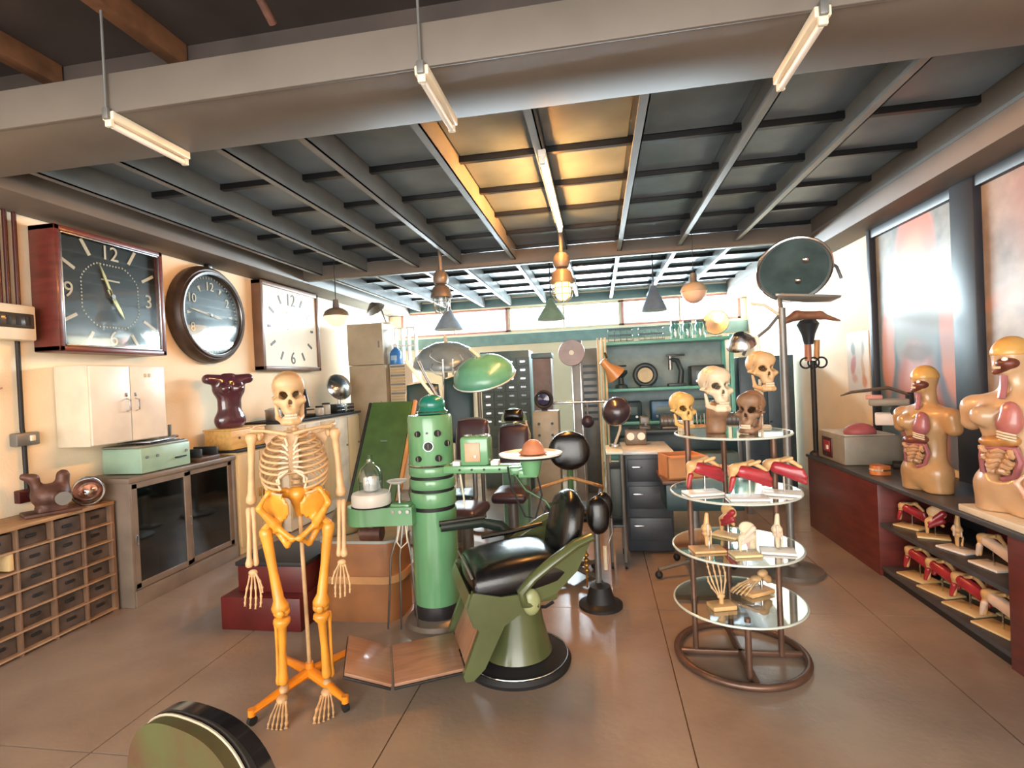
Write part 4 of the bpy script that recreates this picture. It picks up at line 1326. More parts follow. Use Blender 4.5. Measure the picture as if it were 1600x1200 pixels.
# ================================================================== TIERED GLASS STAND
SX, SY = 0.715, 3.06
ts = thing('display_stand', 'tiered round display stand with glass shelves on a bronze tube frame', 'display stand', (SX, SY, 0))
bronze = mat('brown_bronze_tube', (112, 84, 70), 0.35, 0.5, var=0.15)
G().torus((0, 0, 0.02), 0.335, 0.02, 48, 10).obj('base_ring', bronze, ts)
G().box((0, 0, 0.02), (0.64, 0.03, 0.03), 0.005).obj('cross_bar', bronze, ts)
G().box((0, 0, 0.02), (0.03, 0.64, 0.03), 0.005).obj('cross_bar', bronze, ts)
for (x, y, hh) in ((-0.235, 0.01, 1.32), (0.21, -0.015, 1.25), (0.015, 0.27, 1.20), (-0.02, -0.255, 0.33)):
    G().cyl((x, y, 0.02), (x, y, hh), 0.0155, n=14).obj('post', bronze, ts)
shelfglass = glassmat('shelf_glass', (220, 232, 230), 0.5, 0.04)
rimm = mat('glass_edge', (206, 216, 208), 0.15, 0.2, var=0.03)
TZ = [0.315, 0.62, 0.925, 1.245]
for z, r in zip(TZ, (0.34, 0.335, 0.335, 0.30)):
    d = G().lathe([(0, -0.005), (r - 0.003, -0.005), (r, 0.0), (r - 0.003, 0.005), (0, 0.005)], (0.0, 0, z), 56).obj('glass_shelf', shelfglass, ts)
    G().torus((0, 0, z), r, 0.0065, 64, 8).obj('shelf_rim', rimm, d)
    for (x, y) in ((-0.235, 0.01), (0.21, -0.015), (0.015, 0.27)):
        G().cyl((x, y, z - 0.03), (x, y, z - 0.006), 0.024, n=14).obj('shelf_clip', bronze, d)
# ================================================================== RIGHT COUNTER
ct = thing('counter', 'long maroon counter with a grey top and two open shelves', 'counter', (2.295, 4.03, 0))
ctop = mat('grey_black_counter_top', (70, 70, 74), 0.35, var=0.12)
G().box((0.0, 0, 0.705), (0.575, 3.2, 0.03), 0.005).obj('worktop', ctop, ct)
G().box((-0.262, 0.93, 0.345), (0.022, 1.32, 0.69), 0.004).obj('front_panel', maroon, ct)
G().box((-0.262, -1.29, 0.345), (0.022, 0.60, 0.69), 0.004).obj('front_panel', maroon, ct)
G().box((0.0, 1.58, 0.345), (0.54, 0.022, 0.69), 0.004).obj('end_panel', maroon, ct)
G().box((0.0, 0.28, 0.345), (0.53, 0.022, 0.69), 0.004).obj('partition', maroon, ct)
G().box((0.0, -0.99, 0.345), (0.53, 0.022, 0.69), 0.004).obj('partition', maroon, ct)
G().box((0.26, -0.35, 0.345), (0.02, 1.27, 0.69)).obj('back_panel', maroon, ct)
for z in (0.06, 0.385):
    G().box((0.0, -0.355, z), (0.53, 1.25, 0.03), 0.004).obj('shelf', ctop, ct)
G().box((-0.24, -0.355, 0.022), (0.03, 1.25, 0.044), 0.004).obj('kick_board', blackmatte, ct)


# ================================================================== JOINT MODELS
def f_sh_bone(P):
    d = s_cap(P, (-0.07, 0, 0.035), (-0.062, 0, 0.105), 0.011, 0.013)
    d = smin(d, s_ell(P, (-0.05, 0, 0.128), (0.028, 0.024, 0.024)), 0.015)
    d = smin(d, s_cap(P, (-0.04, 0, 0.14), (0.03, 0.01, 0.155), 0.013, 0.011), 0.012)
    d = smin(d, s_cap(P, (0.03, 0.01, 0.155), (0.085, 0, 0.12), 0.012, 0.009), 0.012)
    d = smin(d, s_cap(P, (0.01, -0.02, 0.15), (0.05, -0.03, 0.165), 0.009), 0.01)
    return d


def f_sh_muscle(P):
    d = s_cap(P, (-0.025, 0, 0.125), (0.088, 0, 0.105), 0.019, 0.012)
    d = smin(d, s_cap(P, (-0.02, 0, 0.11), (0.10, 0.0, 0.05), 0.021, 0.010), 0.03)
    d = smin(d, s_cap(P, (-0.01, 0, 0.115), (0.10, 0.0, 0.078), 0.016, 0.012), 0.02)
    d = smin(d, s_cap(P, (-0.06, -0.008, 0.085), (-0.075, -0.01, 0.03), 0.014, 0.009), 0.006)
    return d


def f_kn_bone(P):
    d = s_cap(P, (0, 0, 0.12), (0.004, 0, 0.185), 0.016, 0.011)
    d = smin(d, s_ell(P, (-0.012, 0, 0.108), (0.016, 0.022, 0.018)), 0.012)
    d = smin(d, s_ell(P, (0.012, 0, 0.108), (0.016, 0.022, 0.018)), 0.012)
    e = s_cap(P, (0, 0, 0.08), (0, 0, 0.02), 0.014, 0.010)
    e = smin(e, s_ell(P, (0, 0, 0.081), (0.026, 0.02, 0.009)), 0.012)
    e = smin(e, s_cap(P, (0.026, 0.008, 0.07), (0.022, 0.004, 0.02), 0.006), 0.006)
    return np.minimum(d, e)


def f_kn_muscle(P):
    d = s_cap(P, (0, -0.02, 0.13), (0, -0.022, 0.075), 0.009, 0.006)
    return smin(d, s_cap(P, (0.022, 0, 0.115), (0.025, 0.0, 0.07), 0.006), 0.004)


def f_hip_bone(P):
    d = s_ell(P, (0.02, 0, 0.15), (0.055, 0.014, 0.042), ('Y', 20))
    d = smin(d, s_cap(P, (0.0, 0, 0.12), (0.05, 0, 0.07), 0.014, 0.011), 0.012)
    d = smin(d, s_ell(P, (-0.01, -0.01, 0.105), (0.022, 0.02, 0.022)), 0.008)
    d = smin(d, s_cap(P, (-0.03, -0.01, 0.095), (-0.03, -0.005, 0.02), 0.014, 0.01), 0.012)
    return d


def f_hip_muscle(P):
    d = s_cap(P, (0.05, -0.01, 0.15), (-0.02, -0.018, 0.09), 0.02, 0.012)
    return smin(d, s_cap(P, (0.05, -0.005, 0.10), (-0.02, -0.018, 0.06), 0.018, 0.010), 0.02)


JM = {}
for nm, fb, fm in (('shoulder', f_sh_bone, f_sh_muscle), ('knee', f_kn_bone, f_kn_muscle), ('hip', f_hip_bone, f_hip_muscle)):
    JM[nm] = (implicit(fb, (-0.11, -0.06, 0.0), (0.12, 0.05, 0.215), 0.0068), implicit(fm, (-0.11, -0.06, 0.0), (0.12, 0.05, 0.215), 0.0068))
tanb = mat('tan_model_bone', (214, 170, 116), 0.4, var=0.12, scale=14)
pinkl = mat('pale_ligament', (222, 196, 176), 0.4, var=0.1)
kbase = mat('cream_model_base', (226, 200, 150), 0.45, var=0.06)


def joint(kind, loc, rz, sc, lb, base=None, red=True, bonem=None, grp=None):
    t = thing(kind + '_joint_model', lb, 'anatomy model', loc, rz, grp)
    M = TR((0, 0, 0.012), s=sc)
    G().box((0, 0, 0.007), (0.17 * sc, 0.11 * sc, 0.014), 0.004).obj('base', base or kbase, t)
    G().cyl((0.012 * sc, 0.0, 0.012), (0.012 * sc, 0.0, 0.012 + 0.10 * sc), 0.005, n=8).obj('post', chrome, t)
    b_, m_ = JM[kind]
    G().add(*b_, M=M).obj('bone', bonem or tanb, t, smooth=180)
    G().add(*m_, M=M).obj('muscle', muscle if red else pinkl, t, smooth=180)
    return t


T2, T3, T4, T1 = 0.9305, 0.6255, 0.3205, 1.2505
joint('shoulder', (0.53, 2.955, T2), 14, 1.12, 'shoulder joint model with red muscle beside the stand post on the upper middle glass shelf', plastic_white)
joint('shoulder', (0.725, 2.83, T2), 0, 1.12, 'shoulder joint model with red muscle between its two neighbours on the glass shelf', plastic_white)
joint('shoulder', (0.92, 2.93, T2), -22, 1.12, 'shoulder joint model with red muscle facing the maroon counter on the glass shelf', plastic_white)
joint('knee', (0.54, 2.95, T3), 10, 1.0, 'small tan knee joint on a tan base, first on the lower middle glass shelf', tanb, False, tanb)
joint('hip', (0.715, 2.88, T3), 10, 0.85, 'small pale hip joint between two knee joints on the lower middle glass shelf', kbase, False, bonew)
joint('knee', (0.89, 2.93, T3), -10, 1.0, 'pale knee joint with white base on the lower middle glass shelf', plastic_white, False, bonew)
joint('hip', (0.70, 3.21, T3), -40, 0.9, 'pink topped hip joint at the back of the lower middle glass shelf', kbase, True, tanb)
# hand and foot skeletons on the lowest shelf
t = thing('hand_skeleton', 'hand skeleton standing fingers up on a tan block on the lowest glass shelf', 'anatomy model', (0.60, 2.94, T4), 15)
G().box((0, 0, 0.012), (0.13, 0.09, 0.024), 0.005).obj('base', tanb, t)
hand(t, (0, 0, 0), 1, bone, 'hand_bones', 1.2, TR((0, 0, 0.05), rx=172, s=1.05))
G().cyl((0, 0, 0.02), (0, 0, 0.06), 0.012, n=10).obj('post', tanb, t)
t = thing('foot_skeleton', 'foot skeleton on a slanted tan block on the lowest glass shelf', 'anatomy model', (0.84, 3.14, T4), -60)
G().box((0, 0, 0.012), (0.09, 0.17, 0.024), 0.005).obj('base', tanb, t)
foot(t, (0, 0.03, 0.125), 1, bone)
G().cyl((0, 0.03, 0.02), (0, 0.03, 0.07), 0.008, n=10).obj('post', chrome, t)

# skulls on the top shelf
t = thing('skull', 'small yellow skull behind the stand post on the top glass shelf', 'skull', (0.475, 3.17, T1 + 0.012), 20)
add_skull(t, TR((0, 0.0, 0.035), s=0.86), mat('yellow_bone', (224, 180, 108), 0.45, var=0.12))
G().cyl((0, 0, -0.012), (0, 0, 0.05), 0.03, n=16).obj('neck_stand', bonew, t)
t = thing('skull', 'large pale skull raised on a brown neck block on the top glass shelf', 'skull', (0.63, 3.02, T1), 18)
blob('neck_block', lambda P: smin(s_cap(P, (0, 0.01, 0.0), (0, 0.0, 0.13), 0.055, 0.05), s_ell(P, (0, -0.03, 0.12), (0.05, 0.055, 0.04)), 0.03).clip(-P[..., 2], None), (-0.08, -0.11, -0.01), (0.08, 0.09, 0.19), 0.01, boneb, t)
add_skull(t, TR((0, 0.0, 0.155), s=1.02), bonew)
t = thing('skull', 'dark brown stained skull lying turned aside on the top glass shelf', 'skull', (0.80, 2.99, T1), -35)
add_skull(t, TR((0, 0.0, 0.034), s=0.92), boneb)
G().cyl((0, 0.03, 0.0), (0, 0.03, 0.07), 0.025, n=14).obj('neck_stand', boneb, t)
t = thing('skull', 'pale skull held high on a spine rod behind the top glass shelf', 'skull', (0.93, 3.22, T1), 15)
add_skull(t, TR((0, 0.0, 0.245), s=0.95), bone)
g = G()
for k in range(6):
    vertebra(g, (0, 0.02, 0.11 + 0.022 * k), 0.9)
g.obj('neck_vertebrae', bonew, t)
G().cyl((0, 0.02, 0.0), (0, 0.02, 0.28), 0.009, n=10).obj('rod', ivory, t)
G().lathe([(0, 0), (0.055, 0), (0.05, 0.012), (0, 0.014)], (0, 0.02, 0), 20).obj('base', bonew, t)
G().tube([(0, 0.02, 0.42), (0.0, 0.02, 0.49), (-0.012, 0.02, 0.53)], [0.012, 0.009, 0.012], 8).obj('hanging_hook', ivory, t)

# joint models on the counter shelves
S1, S2 = 0.4005, 0.0755
lbU = ['red shoulder joint on the upper counter shelf, beside the solid maroon front', 'red hip joint turned aside on the upper counter shelf', 'pale knee joint with no red muscle on the upper counter shelf', 'tan shoulder joint on a white base on the upper counter shelf']
joint('shoulder', (2.17, 4.17, S1), -60, 1.05, lbU[0])
joint('hip', (2.18, 3.93, S1), -25, 1.05, lbU[1])
joint('knee', (2.17, 3.67, S1), -70, 1.1, lbU[2], plastic_white, False, tanb)
joint('shoulder', (2.17, 3.38, S1), -80, 1.1, lbU[3], plastic_white, False, tanb)
joint('hip', (2.32, 3.175, S1), -60, 1.0, 'red hip joint in the corner of the upper counter shelf', plastic_white)
lbL = ['red shoulder joint first on the lower counter shelf, beside the solid maroon front', 'red shoulder joint second on the lower counter shelf', 'red shoulder joint third on the lower counter shelf', 'tan shoulder joint fourth on the lower counter shelf']
for (y, lb, rd) in ((4.06, lbL[0], True), (3.82, lbL[1], True), (3.56, lbL[2], True), (3.30, lbL[3], False)):
    joint('shoulder', (2.15, y, S2), -75, 1.3, lb, kbase, rd)
joint('hip', (2.36, 3.93, S2), -70, 1.3, 'red hip joint at the back of the lower counter shelf, behind the second shoulder joint')
joint('hip', (2.37, 3.66, S2), -70, 1.3, 'red hip joint at the back of the lower counter shelf, behind the third shoulder joint')
joint('hip', (2.36, 3.42, S2), -70, 1.3, 'red hip joint at the back of the lower counter shelf, behind the tan shoulder joint')


# ================================================================== TORSOS
def f_torso(P):
    X = np.abs(P[..., 0])
    Q = np.stack([X, P[..., 1], P[..., 2]], -1)
    d = s_ell(P, (0, 0.0, 0.13), (0.15, 0.105, 0.13))
    d = smin(d, s_cap(Q, (0.075, 0, 0.12), (0.082, 0.0, -0.04), 0.085, 0.075), 0.03)
    d = smin(d, s_ell(P, (0, 0.01, 0.30), (0.118, 0.082, 0.14)), 0.06)
    d = smin(d, s_ell(P, (0, 0.005, 0.445), (0.142, 0.095, 0.13)), 0.05)
    d = smin(d, s_cap(Q, (0.09, 0.015, 0.525), (0.168, 0.015, 0.50), 0.05, 0.056), 0.04)
    d = smin(d, s_cap(Q, (0.172, 0.012, 0.50), (0.185, 0.012, 0.425), 0.052, 0.046), 0.03)
    d = smin(d, s_cap(P, (0, 0.03, 0.53), (0, 0.02, 0.68), 0.06, 0.05), 0.05)
    d = smin(d, s_ell(P, (0, 0.01, 0.755), (0.068, 0.085, 0.085)), 0.03)
    d = smin(d, s_ell(P, (0.0, -0.035, 0.70), (0.045, 0.045, 0.045)), 0.02)
    d = smin(d, s_ell(P, (-0.068, -0.088, 0.465), (0.05, 0.045, 0.05)), 0.03)
    d = ssub(d, s_ell(P, (0.0, -0.11, 0.27), (0.092, 0.085, 0.115)), 0.01)
    d = ssub(d, s_ell(P, (0.05, -0.12, 0.45), (0.062, 0.07, 0.10)), 0.01)
    d = ssub(d, s_ell(P, (0.0, -0.07, 0.60), (0.022, 0.06, 0.055)), 0.008)
    d = ssub(d, s_ell(P, (0.03, -0.11, 0.72), (0.05, 0.06, 0.035)), 0.006)
    return np.maximum(d, -P[..., 2])


TOV = implicit(f_torso, (-0.26, -0.16, -0.02), (0.26, 0.14, 0.87), 0.0125)
skin = mat('ochre_torso_skin', (190, 150, 104), 0.32, var=0.12, scale=5, coat=0.4)
skin2 = mat('tan_torso_skin', (200, 164, 126), 0.32, var=0.1, scale=5, coat=0.4)
lungm = mat('lung_pink', (168, 100, 104), 0.35, var=0.15, coat=0.4)
liverm = mat('liver_brown', (120, 64, 48), 0.35, var=0.15, coat=0.4)
gutm = mat('gut_tan', (196, 150, 108), 0.4, var=0.15, coat=0.3)
facem = mat('face_muscle', (118, 60, 46), 0.4, var=0.25, scale=20)
capm = mat('skull_cap_ochre', (214, 166, 92), 0.35, var=0.12, coat=0.3)


def torso(loc, rz, sc, lb, sm, lung, belly):
    t = thing('anatomy_torso', lb, 'torso model', loc, rz)
    M = TR((0, 0, 0), s=sc)
    G().add(*TOV, M=M).obj('body', sm, t, smooth=180)
    blob('skull_cap', lambda P: smax(s_ell(P, (0, 0.012, 0.755), (0.073, 0.09, 0.09)), 0.752 - P[..., 2], 0.006), (-0.09, -0.09, 0.73), (0.09, 0.12, 0.86), 0.009, capm, t, M)
    f = blob('face_muscles', lambda P: smin(s_ell(P, (0.02, -0.045, 0.715), (0.044, 0.045, 0.03)), s_cap(P, (0.02, -0.065, 0.69), (-0.015, -0.07, 0.675), 0.014), 0.015), (-0.06, -0.11, 0.64), (0.08, 0.02, 0.76), 0.008, facem, t, M)
    G().box((0.005, -0.088, 0.697), (0.03, 0.006, 0.012), 0.002, M).obj('teeth', bonew, f)
    G().ell((0.03, -0.075, 0.735), 0.012, 12, 8, M).obj('eye', plastic_white, f)
    G().tube([(0.0, -0.04, 0.66), (0.0, -0.045, 0.6), (0.0, -0.06, 0.55)], 0.014 * sc, 8, M=M).obj('windpipe', lungm, t)
    blob('lung', lambda P: smin(s_ell(P, (0.052, -0.085, 0.465), (0.045, 0.036, 0.075)), s_ell(P, (0.045, -0.09, 0.43), (0.05, 0.036, 0.05)), 0.02), (-0.02, -0.15, 0.35), (0.13, -0.02, 0.57), 0.009, lung, t, M)
    blob('liver', lambda P: smin(s_ell(P, (-0.02, -0.085, 0.345), (0.065, 0.04, 0.03)), s_ell(P, (0.05, -0.085, 0.355), (0.04, 0.036, 0.026)), 0.02), (-0.11, -0.15, 0.29), (0.12, -0.02, 0.41), 0.009, belly, t, M)
    for k in range(3):
        G().tube([(0.015, -0.115, 0.40 - 0.013 * k), (0.05, -0.128, 0.395 - 0.013 * k), (0.09, -0.11, 0.385 - 0.013 * k)], 0.005 * sc, 6, M=M).obj('rib', bonew, t)
    g = G()
    pts = []
    rows = 5
    for r in range(rows):
        z = 0.305 - r * 0.024
        w2 = 0.062 - 0.003 * r * r * 0.6
        for i in range(19):
            u = i / 18 * 2 - 1
            if r % 2:
                u = -u
            pts.append((sin(u * pi / 2) * w2, -0.095 - 0.012 * cos(u * 7 + r), z - 0.012 * (abs(u) ** 6) * (1 if (u > 0) == (r % 2 == 0) else -1) + 0.006 * sin(u * 11 + r)))
    g.tube(pts, 0.0125 * sc, 8, M=M)
    g.obj('small_intestine', gutm, t)
    G().tube([(-0.075, -0.075, 0.19), (-0.08, -0.075, 0.27), (-0.07, -0.085, 0.315), (0.0, -0.1, 0.32), (0.07, -0.085, 0.318), (0.08, -0.075, 0.26), (0.06, -0.08, 0.19), (0.01, -0.085, 0.17)], 0.014 * sc, 8, M=M).obj('large_intestine', lungm, t)
    return t


torso((2.155, 3.93, 0.7205), -70, 1.0, 'smaller ochre anatomy torso standing straight on the counter', skin, lungm, liverm)
torso((2.165, 3.19, 0.7605), -68, 1.12, 'larger tan anatomy torso standing on a cream board', skin2, mat('lung_rose', (176, 106, 100), 0.35, coat=0.4), mat('belly_orange', (180, 126, 70), 0.35, coat=0.4))
o = G().box((0, 0, 0.02), (0.52, 0.62, 0.039), 0.006).obj('cream_board', ivory)
o.location = (2.285, 3.10, 0.7205)
tag(o, 'thick cream board under the larger torso', 'board')
t = thing('organ_model', 'pinkish bony hip model beside the larger torso on the cream board', 'anatomy model', (2.13, 2.90, 0.7605), -60)
pelvis(t, TR((0, 0, 0.115), s=0.8), mat('pinkish_bone', (214, 172, 150), 0.35, coat=0.3))

# grey instrument box, microscope arm and teeth on the counter
t = thing('instrument_box', 'grey metal instrument box with a red picture panel on the counter end', 'instrument', (2.29, 5.18, 0.7205), -90)
gm = mat('grey_green_instrument_paint', (150, 146, 134), 0.4, var=0.08)
G().box((0.0, 0.0, 0.125), (0.56, 0.46, 0.25), 0.012).obj('housing', gm, t)
w_ = G().box((-0.06, -0.232, 0.12), (0.20, 0.012, 0.18), 0.004).obj('panel', dkmaroon, t)
G().box((-0.06, -0.239, 0.13), (0.13, 0.006, 0.10), 0.004).obj('red_picture', muscle, w_)
G().box((-0.04, -0.243, 0.12), (0.05, 0.004, 0.04), 0.002).obj('pale_label', plastic_white, w_)
G().box((0.0, -0.02, 0.256), (0.52, 0.40, 0.012), 0.004).obj('lid', mat('cracked_white_lid', (206, 200, 188), 0.5, var=0.15), t)
o = blob('pink_pillow', lambda P: smax(s_ell(P, (0, 0, 0.01), (0.13, 0.09, 0.085)), -P[..., 2], 0.01), (-0.15, -0.11, -0.01), (0.15, 0.11, 0.11), 0.012, mat('dusty_pink_rubber', (176, 96, 100), 0.5))
o.location = (2.22, 4.98, 0.983)
tag(o, 'dusty pink rubber dome on the grey instrument box', 'model')
t = thing('microscope', 'grey and black microscope with a long white arm on the counter by the wall', 'microscope', (2.47, 4.78, 0.7205), -115)
G().box((0, 0, 0.02), (0.16, 0.18, 0.04), 0.008).obj('foot', blackmatte, t)
G().cyl((0, 0.04, 0.03), (0, 0.04, 0.62), 0.03, n=16).obj('column', blackmatte, t)
G().box((0, -0.10, 0.54), (0.09, 0.28, 0.06), 0.015).obj('head', gm, t)
G().cyl((0, -0.05, 0.47), (0.06, -0.05, 0.47), 0.045, n=18).obj('focus_knob', blackmatte, t)
G().box((0, -0.12, 0.40), (0.12, 0.16, 0.10), 0.01).obj('stage', plastic_white, t)
G().tube([(0, 0.04, 0.60), (0, -0.10, 0.66), (0, -0.36, 0.63), (0, -0.44, 0.60)], [0.03, 0.035, 0.03, 0.012], 10, flat=0.45).obj('arm_cover', smoke, t)
G().box((0, -0.2, 0.585), (0.07, 0.12, 0.035), 0.008).obj('pink_slide', mat('faded_pink', (214, 150, 140), 0.5), t)
t = thing('teeth_model', 'orange model of a set of teeth on the counter beside the instrument box', 'teeth model', (2.13, 4.50, 0.7205), -75)
for (z, s) in ((0.02, 1), (0.062, -1)):
    G().prism([(-0.06, 0.05), (-0.06, 0)] + [(0.06 * cos(radians(a)), 0.06 * sin(radians(a))) for a in range(190, 351, 20)] + [(0.06, 0), (0.06, 0.05)], z - 0.018, z + 0.012).obj('gum_block', mat('orange_gum', (214, 128, 70), 0.35), t)
g = G()
for k in range(13):
    a = radians(195 + 12.5 * k)
    g.box((0.056 * cos(a), 0.056 * sin(a), 0.041), (0.011, 0.011, 0.02), 0.003, seg=1)
g.obj('teeth', bonew, t)

# poster of organs on the right wall
pm = mural_mat('organ_poster_print', ((214, 196, 178), (226, 212, 194)), [
    (-0.1, 0.46, 0.035, 0.07, 0, 0.4, (110, 110, 104), 0.9), (0.1, 0.44, 0.03, 0.08, 0, 0.5, (150, 140, 120), 0.9),
    (-0.1, 0.28, 0.055, 0.11, 10, 0.3, (190, 110, 104), 0.9), (0.1, 0.26, 0.03, 0.12, -10, 0.4, (200, 160, 120), 0.9),
    (-0.08, 0.13, 0.06, 0.05, 0, 0.5, (196, 140, 120), 0.8), (0.12, 0.12, 0.045, 0.07, 0, 0.4, (206, 130, 70), 0.9)])
o = G().box((0, 0, 0.305), (0.45, 0.006, 0.61)).obj('poster', pm)
o.location = (XR - 0.004, 5.80, 1.30)
o.rotation_euler = (0, 0, radians(-90))
tag(o, 'faded paper poster of organs on the wall beside the painted figure', 'poster')

# ================================================================== SURGICAL LAMP
t = thing('surgical_lamp', 'large round surgical lamp tilted on a grey floor pole', 'surgical lamp', (1.42, 4.35, 0))
sg = mat('blue_grey_lamp_metal', (110, 124, 128), 0.3, 0.4, var=0.1)
A_ = TR((0.09, -0.03, 2.33), rx=-58, ry=14)
G().lathe([(0.0, 0.10), (0.08, 0.10), (0.20, 0.075), (0.255, 0.03), (0.262, 0.0), (0.25, -0.012), (0.23, 0.0), (0.0, 0.01)], n=44, M=TR((0.09, -0.03, 2.33), rx=-56, ry=14)).obj('lamp_head', sg, t)
G().lathe([(0.0, -0.004), (0.236, -0.004), (0.236, 0.004), (0.0, 0.006)], n=40, M=TR((0.09, -0.03, 2.33), rx=-56, ry=14)).obj('lens', mat('teal_lamp_glass', (84, 106, 108), 0.12, 0.3, var=0.2, scale=5), t)
for (x, y) in ((0.06, 0.08), (0.05, -0.09)):
    G().ell((x, y, -0.006), (0.025, 0.025, 0.012), 14, 8, M=TR((0.09, -0.03, 2.33), rx=-56, ry=14)).obj('bulb_cover', chrome, t)
G().torus((0, 0, 0), 0.255, 0.013, 44, 8, M=TR((0.09, -0.03, 2.33), rx=-56, ry=14)).obj('rim', chrome, t)
G().tube([(0.09, 0.08, 2.30), (0.06, 0.12, 2.2), (0.0, 0.04, 2.12), (0.0, 0.0, 2.0)], 0.018, 10).obj('yoke', graymetal, t)
G().tube([(0.36, -0.0, 2.37), (0.39, -0.03, 2.33), (0.41, -0.05, 2.24)], 0.012, 8).obj('grip', steel, t)
G().cyl((0, 0, 0.06), (0, 0, 2.05), 0.028, n=16).obj('pole', graymetal, t)
G().lathe([(0, 0), (0.22, 0), (0.22, 0.03), (0.06, 0.06), (0.04, 0.1), (0, 0.1)], n=32).obj('base', smoke, t)
G().lathe([(0.0, 0.0), (0.16, 0.01), (0.22, 0.045), (0.225, 0.06), (0.2, 0.055), (0.0, 0.03)], n=36, M=TR((0.18, 0.0, 2.08), rx=8, ry=6)).obj('second_dish', mat('pale_grey_dish', (150, 152, 148), 0.3, 0.3), t)
G().tube([(-0.01, 0.0, 1.99), (-0.12, 0.0, 2.08), (-0.22, 0.02, 2.10)], 0.012, 8).obj('side_arm', ivory, t)
G().tube([(0.0, 0.0, 2.02), (-0.1, 0, 1.9), (-0.25, 0.02, 1.78), (-0.29, 0.02, 1.70)], 0.012, 8).obj('side_arm', steel, t)
G().lathe([(0.0, 0.10), (0.04, 0.10), (0.11, 0.03), (0.115, 0.0), (0.0, 0.01)], n=26, M=TR((-0.30, 0.0, 1.78), rx=25, ry=-20)).obj('small_reflector', chrome, t)

# brown bellows instrument on a black pole
t = thing('bellows_stand', 'brown leather bellows instrument on a thin black pole at the counter end', 'instrument', (2.075, 5.545, 0.7205))
G().cyl((0, 0, 0.0), (0, 0, 0.92), 0.024, n=12).obj('pole', blackmatte, t)
G().lathe([(0, 0), (0.06, 0), (0.055, 0.02), (0.03, 0.04), (0, 0.04)], n=26).obj('base', blackmatte, t)
lea = mat('brown_leather', (150, 108, 84), 0.5, var=0.2, scale=12)
blob('bellows', lambda P: smin(smin(s_cap(P, (-0.24, 0, 0.0), (-0.09, 0, 0.07), 0.024, 0.045), s_cap(P, (-0.09, 0, 0.07), (0.12, 0, 0.06), 0.045, 0.04), 0.03), s_cap(P, (0.12, 0, 0.06), (0.30, 0, -0.005), 0.035, 0.01), 0.03), (-0.28, -0.06, -0.04), (0.33, 0.06, 0.13), 0.011, lea, t, TR((-0.04, 0, 1.30)))
G().lathe([(0.0, 0.0), (0.04, 0.0), (0.06, 0.10), (0.10, 0.20), (0.07, 0.24), (0.0, 0.24)], n=24, c=(-0.03, 0, 1.08)).obj('funnel', mat('blue_black_funnel', (36, 46, 56), 0.35), t)
G().cyl((-0.04, 0, 0.92), (-0.04, 0, 1.10), 0.032, n=14).obj('wooden_grip', mat('red_brown_grip', (168, 110, 84), 0.4), t)
G().cyl((0.035, 0, 0.93), (0.045, 0, 1.12), 0.026, n=14).obj('wooden_grip', wood, t)
for x in (-0.07, 0.07, 0.0):
    G().torus((0, 0, 0), 0.05, 0.009, 20, 6, M=TR((x, -0.02, 0.90), rx=90)).obj('coil', blackmatte, t)
# ================================================================== LEFT WALL, FURTHER BACK
t = thing('pale_cabinet', 'pale wood cabinet with a dark top behind the skeleton', 'cabinet', (XL + 0.003, 4.93, 0), 90)
G().box((0, -0.22, 0.50), (0.68, 0.44, 1.0), 0.006).obj('body', palewood, t)
G().box((0, -0.235, 1.01), (0.70, 0.465, 0.025), 0.004).obj('top', blackmatte, t)
for s in (-1, 1):
    d = G().box((s * 0.168, -0.447, 0.52), (0.325, 0.016, 0.90), 0.004).obj('door', palewood, t)
    G().box((s * 0.03, -0.46, 0.55), (0.015, 0.012, 0.09), 0.003).obj('handle', brass, d)
t = thing('wooden_box', 'yellow wooden box under the glossy torso shell', 'box', (XL + 0.25, 4.86, 1.0235), 90)
G().box((0, 0, 0.095), (0.52, 0.30, 0.19), 0.006).obj('box_body', mat('yellow_pine', (222, 176, 104), 0.45, var=0.1, stretch=(1, 6, 6)), t)
G().cyl((-0.15, -0.15, 0.11), (-0.15, -0.158, 0.11), 0.012, n=12).obj('knot', dkwood, t)
G().box((0, 0, 0.197), (0.54, 0.32, 0.014), 0.004).obj('lid', MATS['yellow_pine'], t)


def f_mold(P):
    X = np.abs(P[..., 0])
    Q = np.stack([X, P[..., 1], P[..., 2]], -1)
    d = s_ell(P, (0, 0.0, 0.08), (0.155, 0.085, 0.12))
    d = smin(d, s_ell(P, (0, 0.0, 0.24), (0.115, 0.07, 0.14)), 0.06)
    d = smin(d, s_ell(P, (0, 0.0, 0.40), (0.16, 0.08, 0.13)), 0.05)
    d = smin(d, s_cap(Q, (0.10, 0.0, 0.49), (0.2, 0.0, 0.50), 0.055, 0.05), 0.04)
    d = smin(d, s_cap(P, (0, 0.0, 0.48), (0, 0.0, 0.55), 0.06, 0.05), 0.04)
    d = smin(d, s_ell(Q, (0.068, -0.07, 0.40), (0.05, 0.04, 0.05)), 0.02)
    for k in range(3):
        d = ssub(d, s_ell(Q, (0.075, -0.09, 0.30 - 0.045 * k), (0.07, 0.022, 0.008), ('Y', 15)), 0.012)
    d = ssub(d, s_cap(P, (0, -0.098, 0.45), (0, -0.095, 0.10), 0.014), 0.014)
    d = np.maximum(d, -P[..., 2])
    return np.maximum(d, P[..., 2] - 0.555)


o = blob('torso_shell', f_mold, (-0.27, -0.13, -0.02), (0.27, 0.12, 0.57), 0.0125, mat('glossy_aubergine_plastic', (82, 46, 58), 0.14, var=0.12, coat=0.8))
o.location = (XL + 0.24, 4.80, 1.2282)
o.rotation_euler = (0, 0, radians(62))
tag(o, 'glossy aubergine plastic torso shell standing on the yellow box', 'torso model')

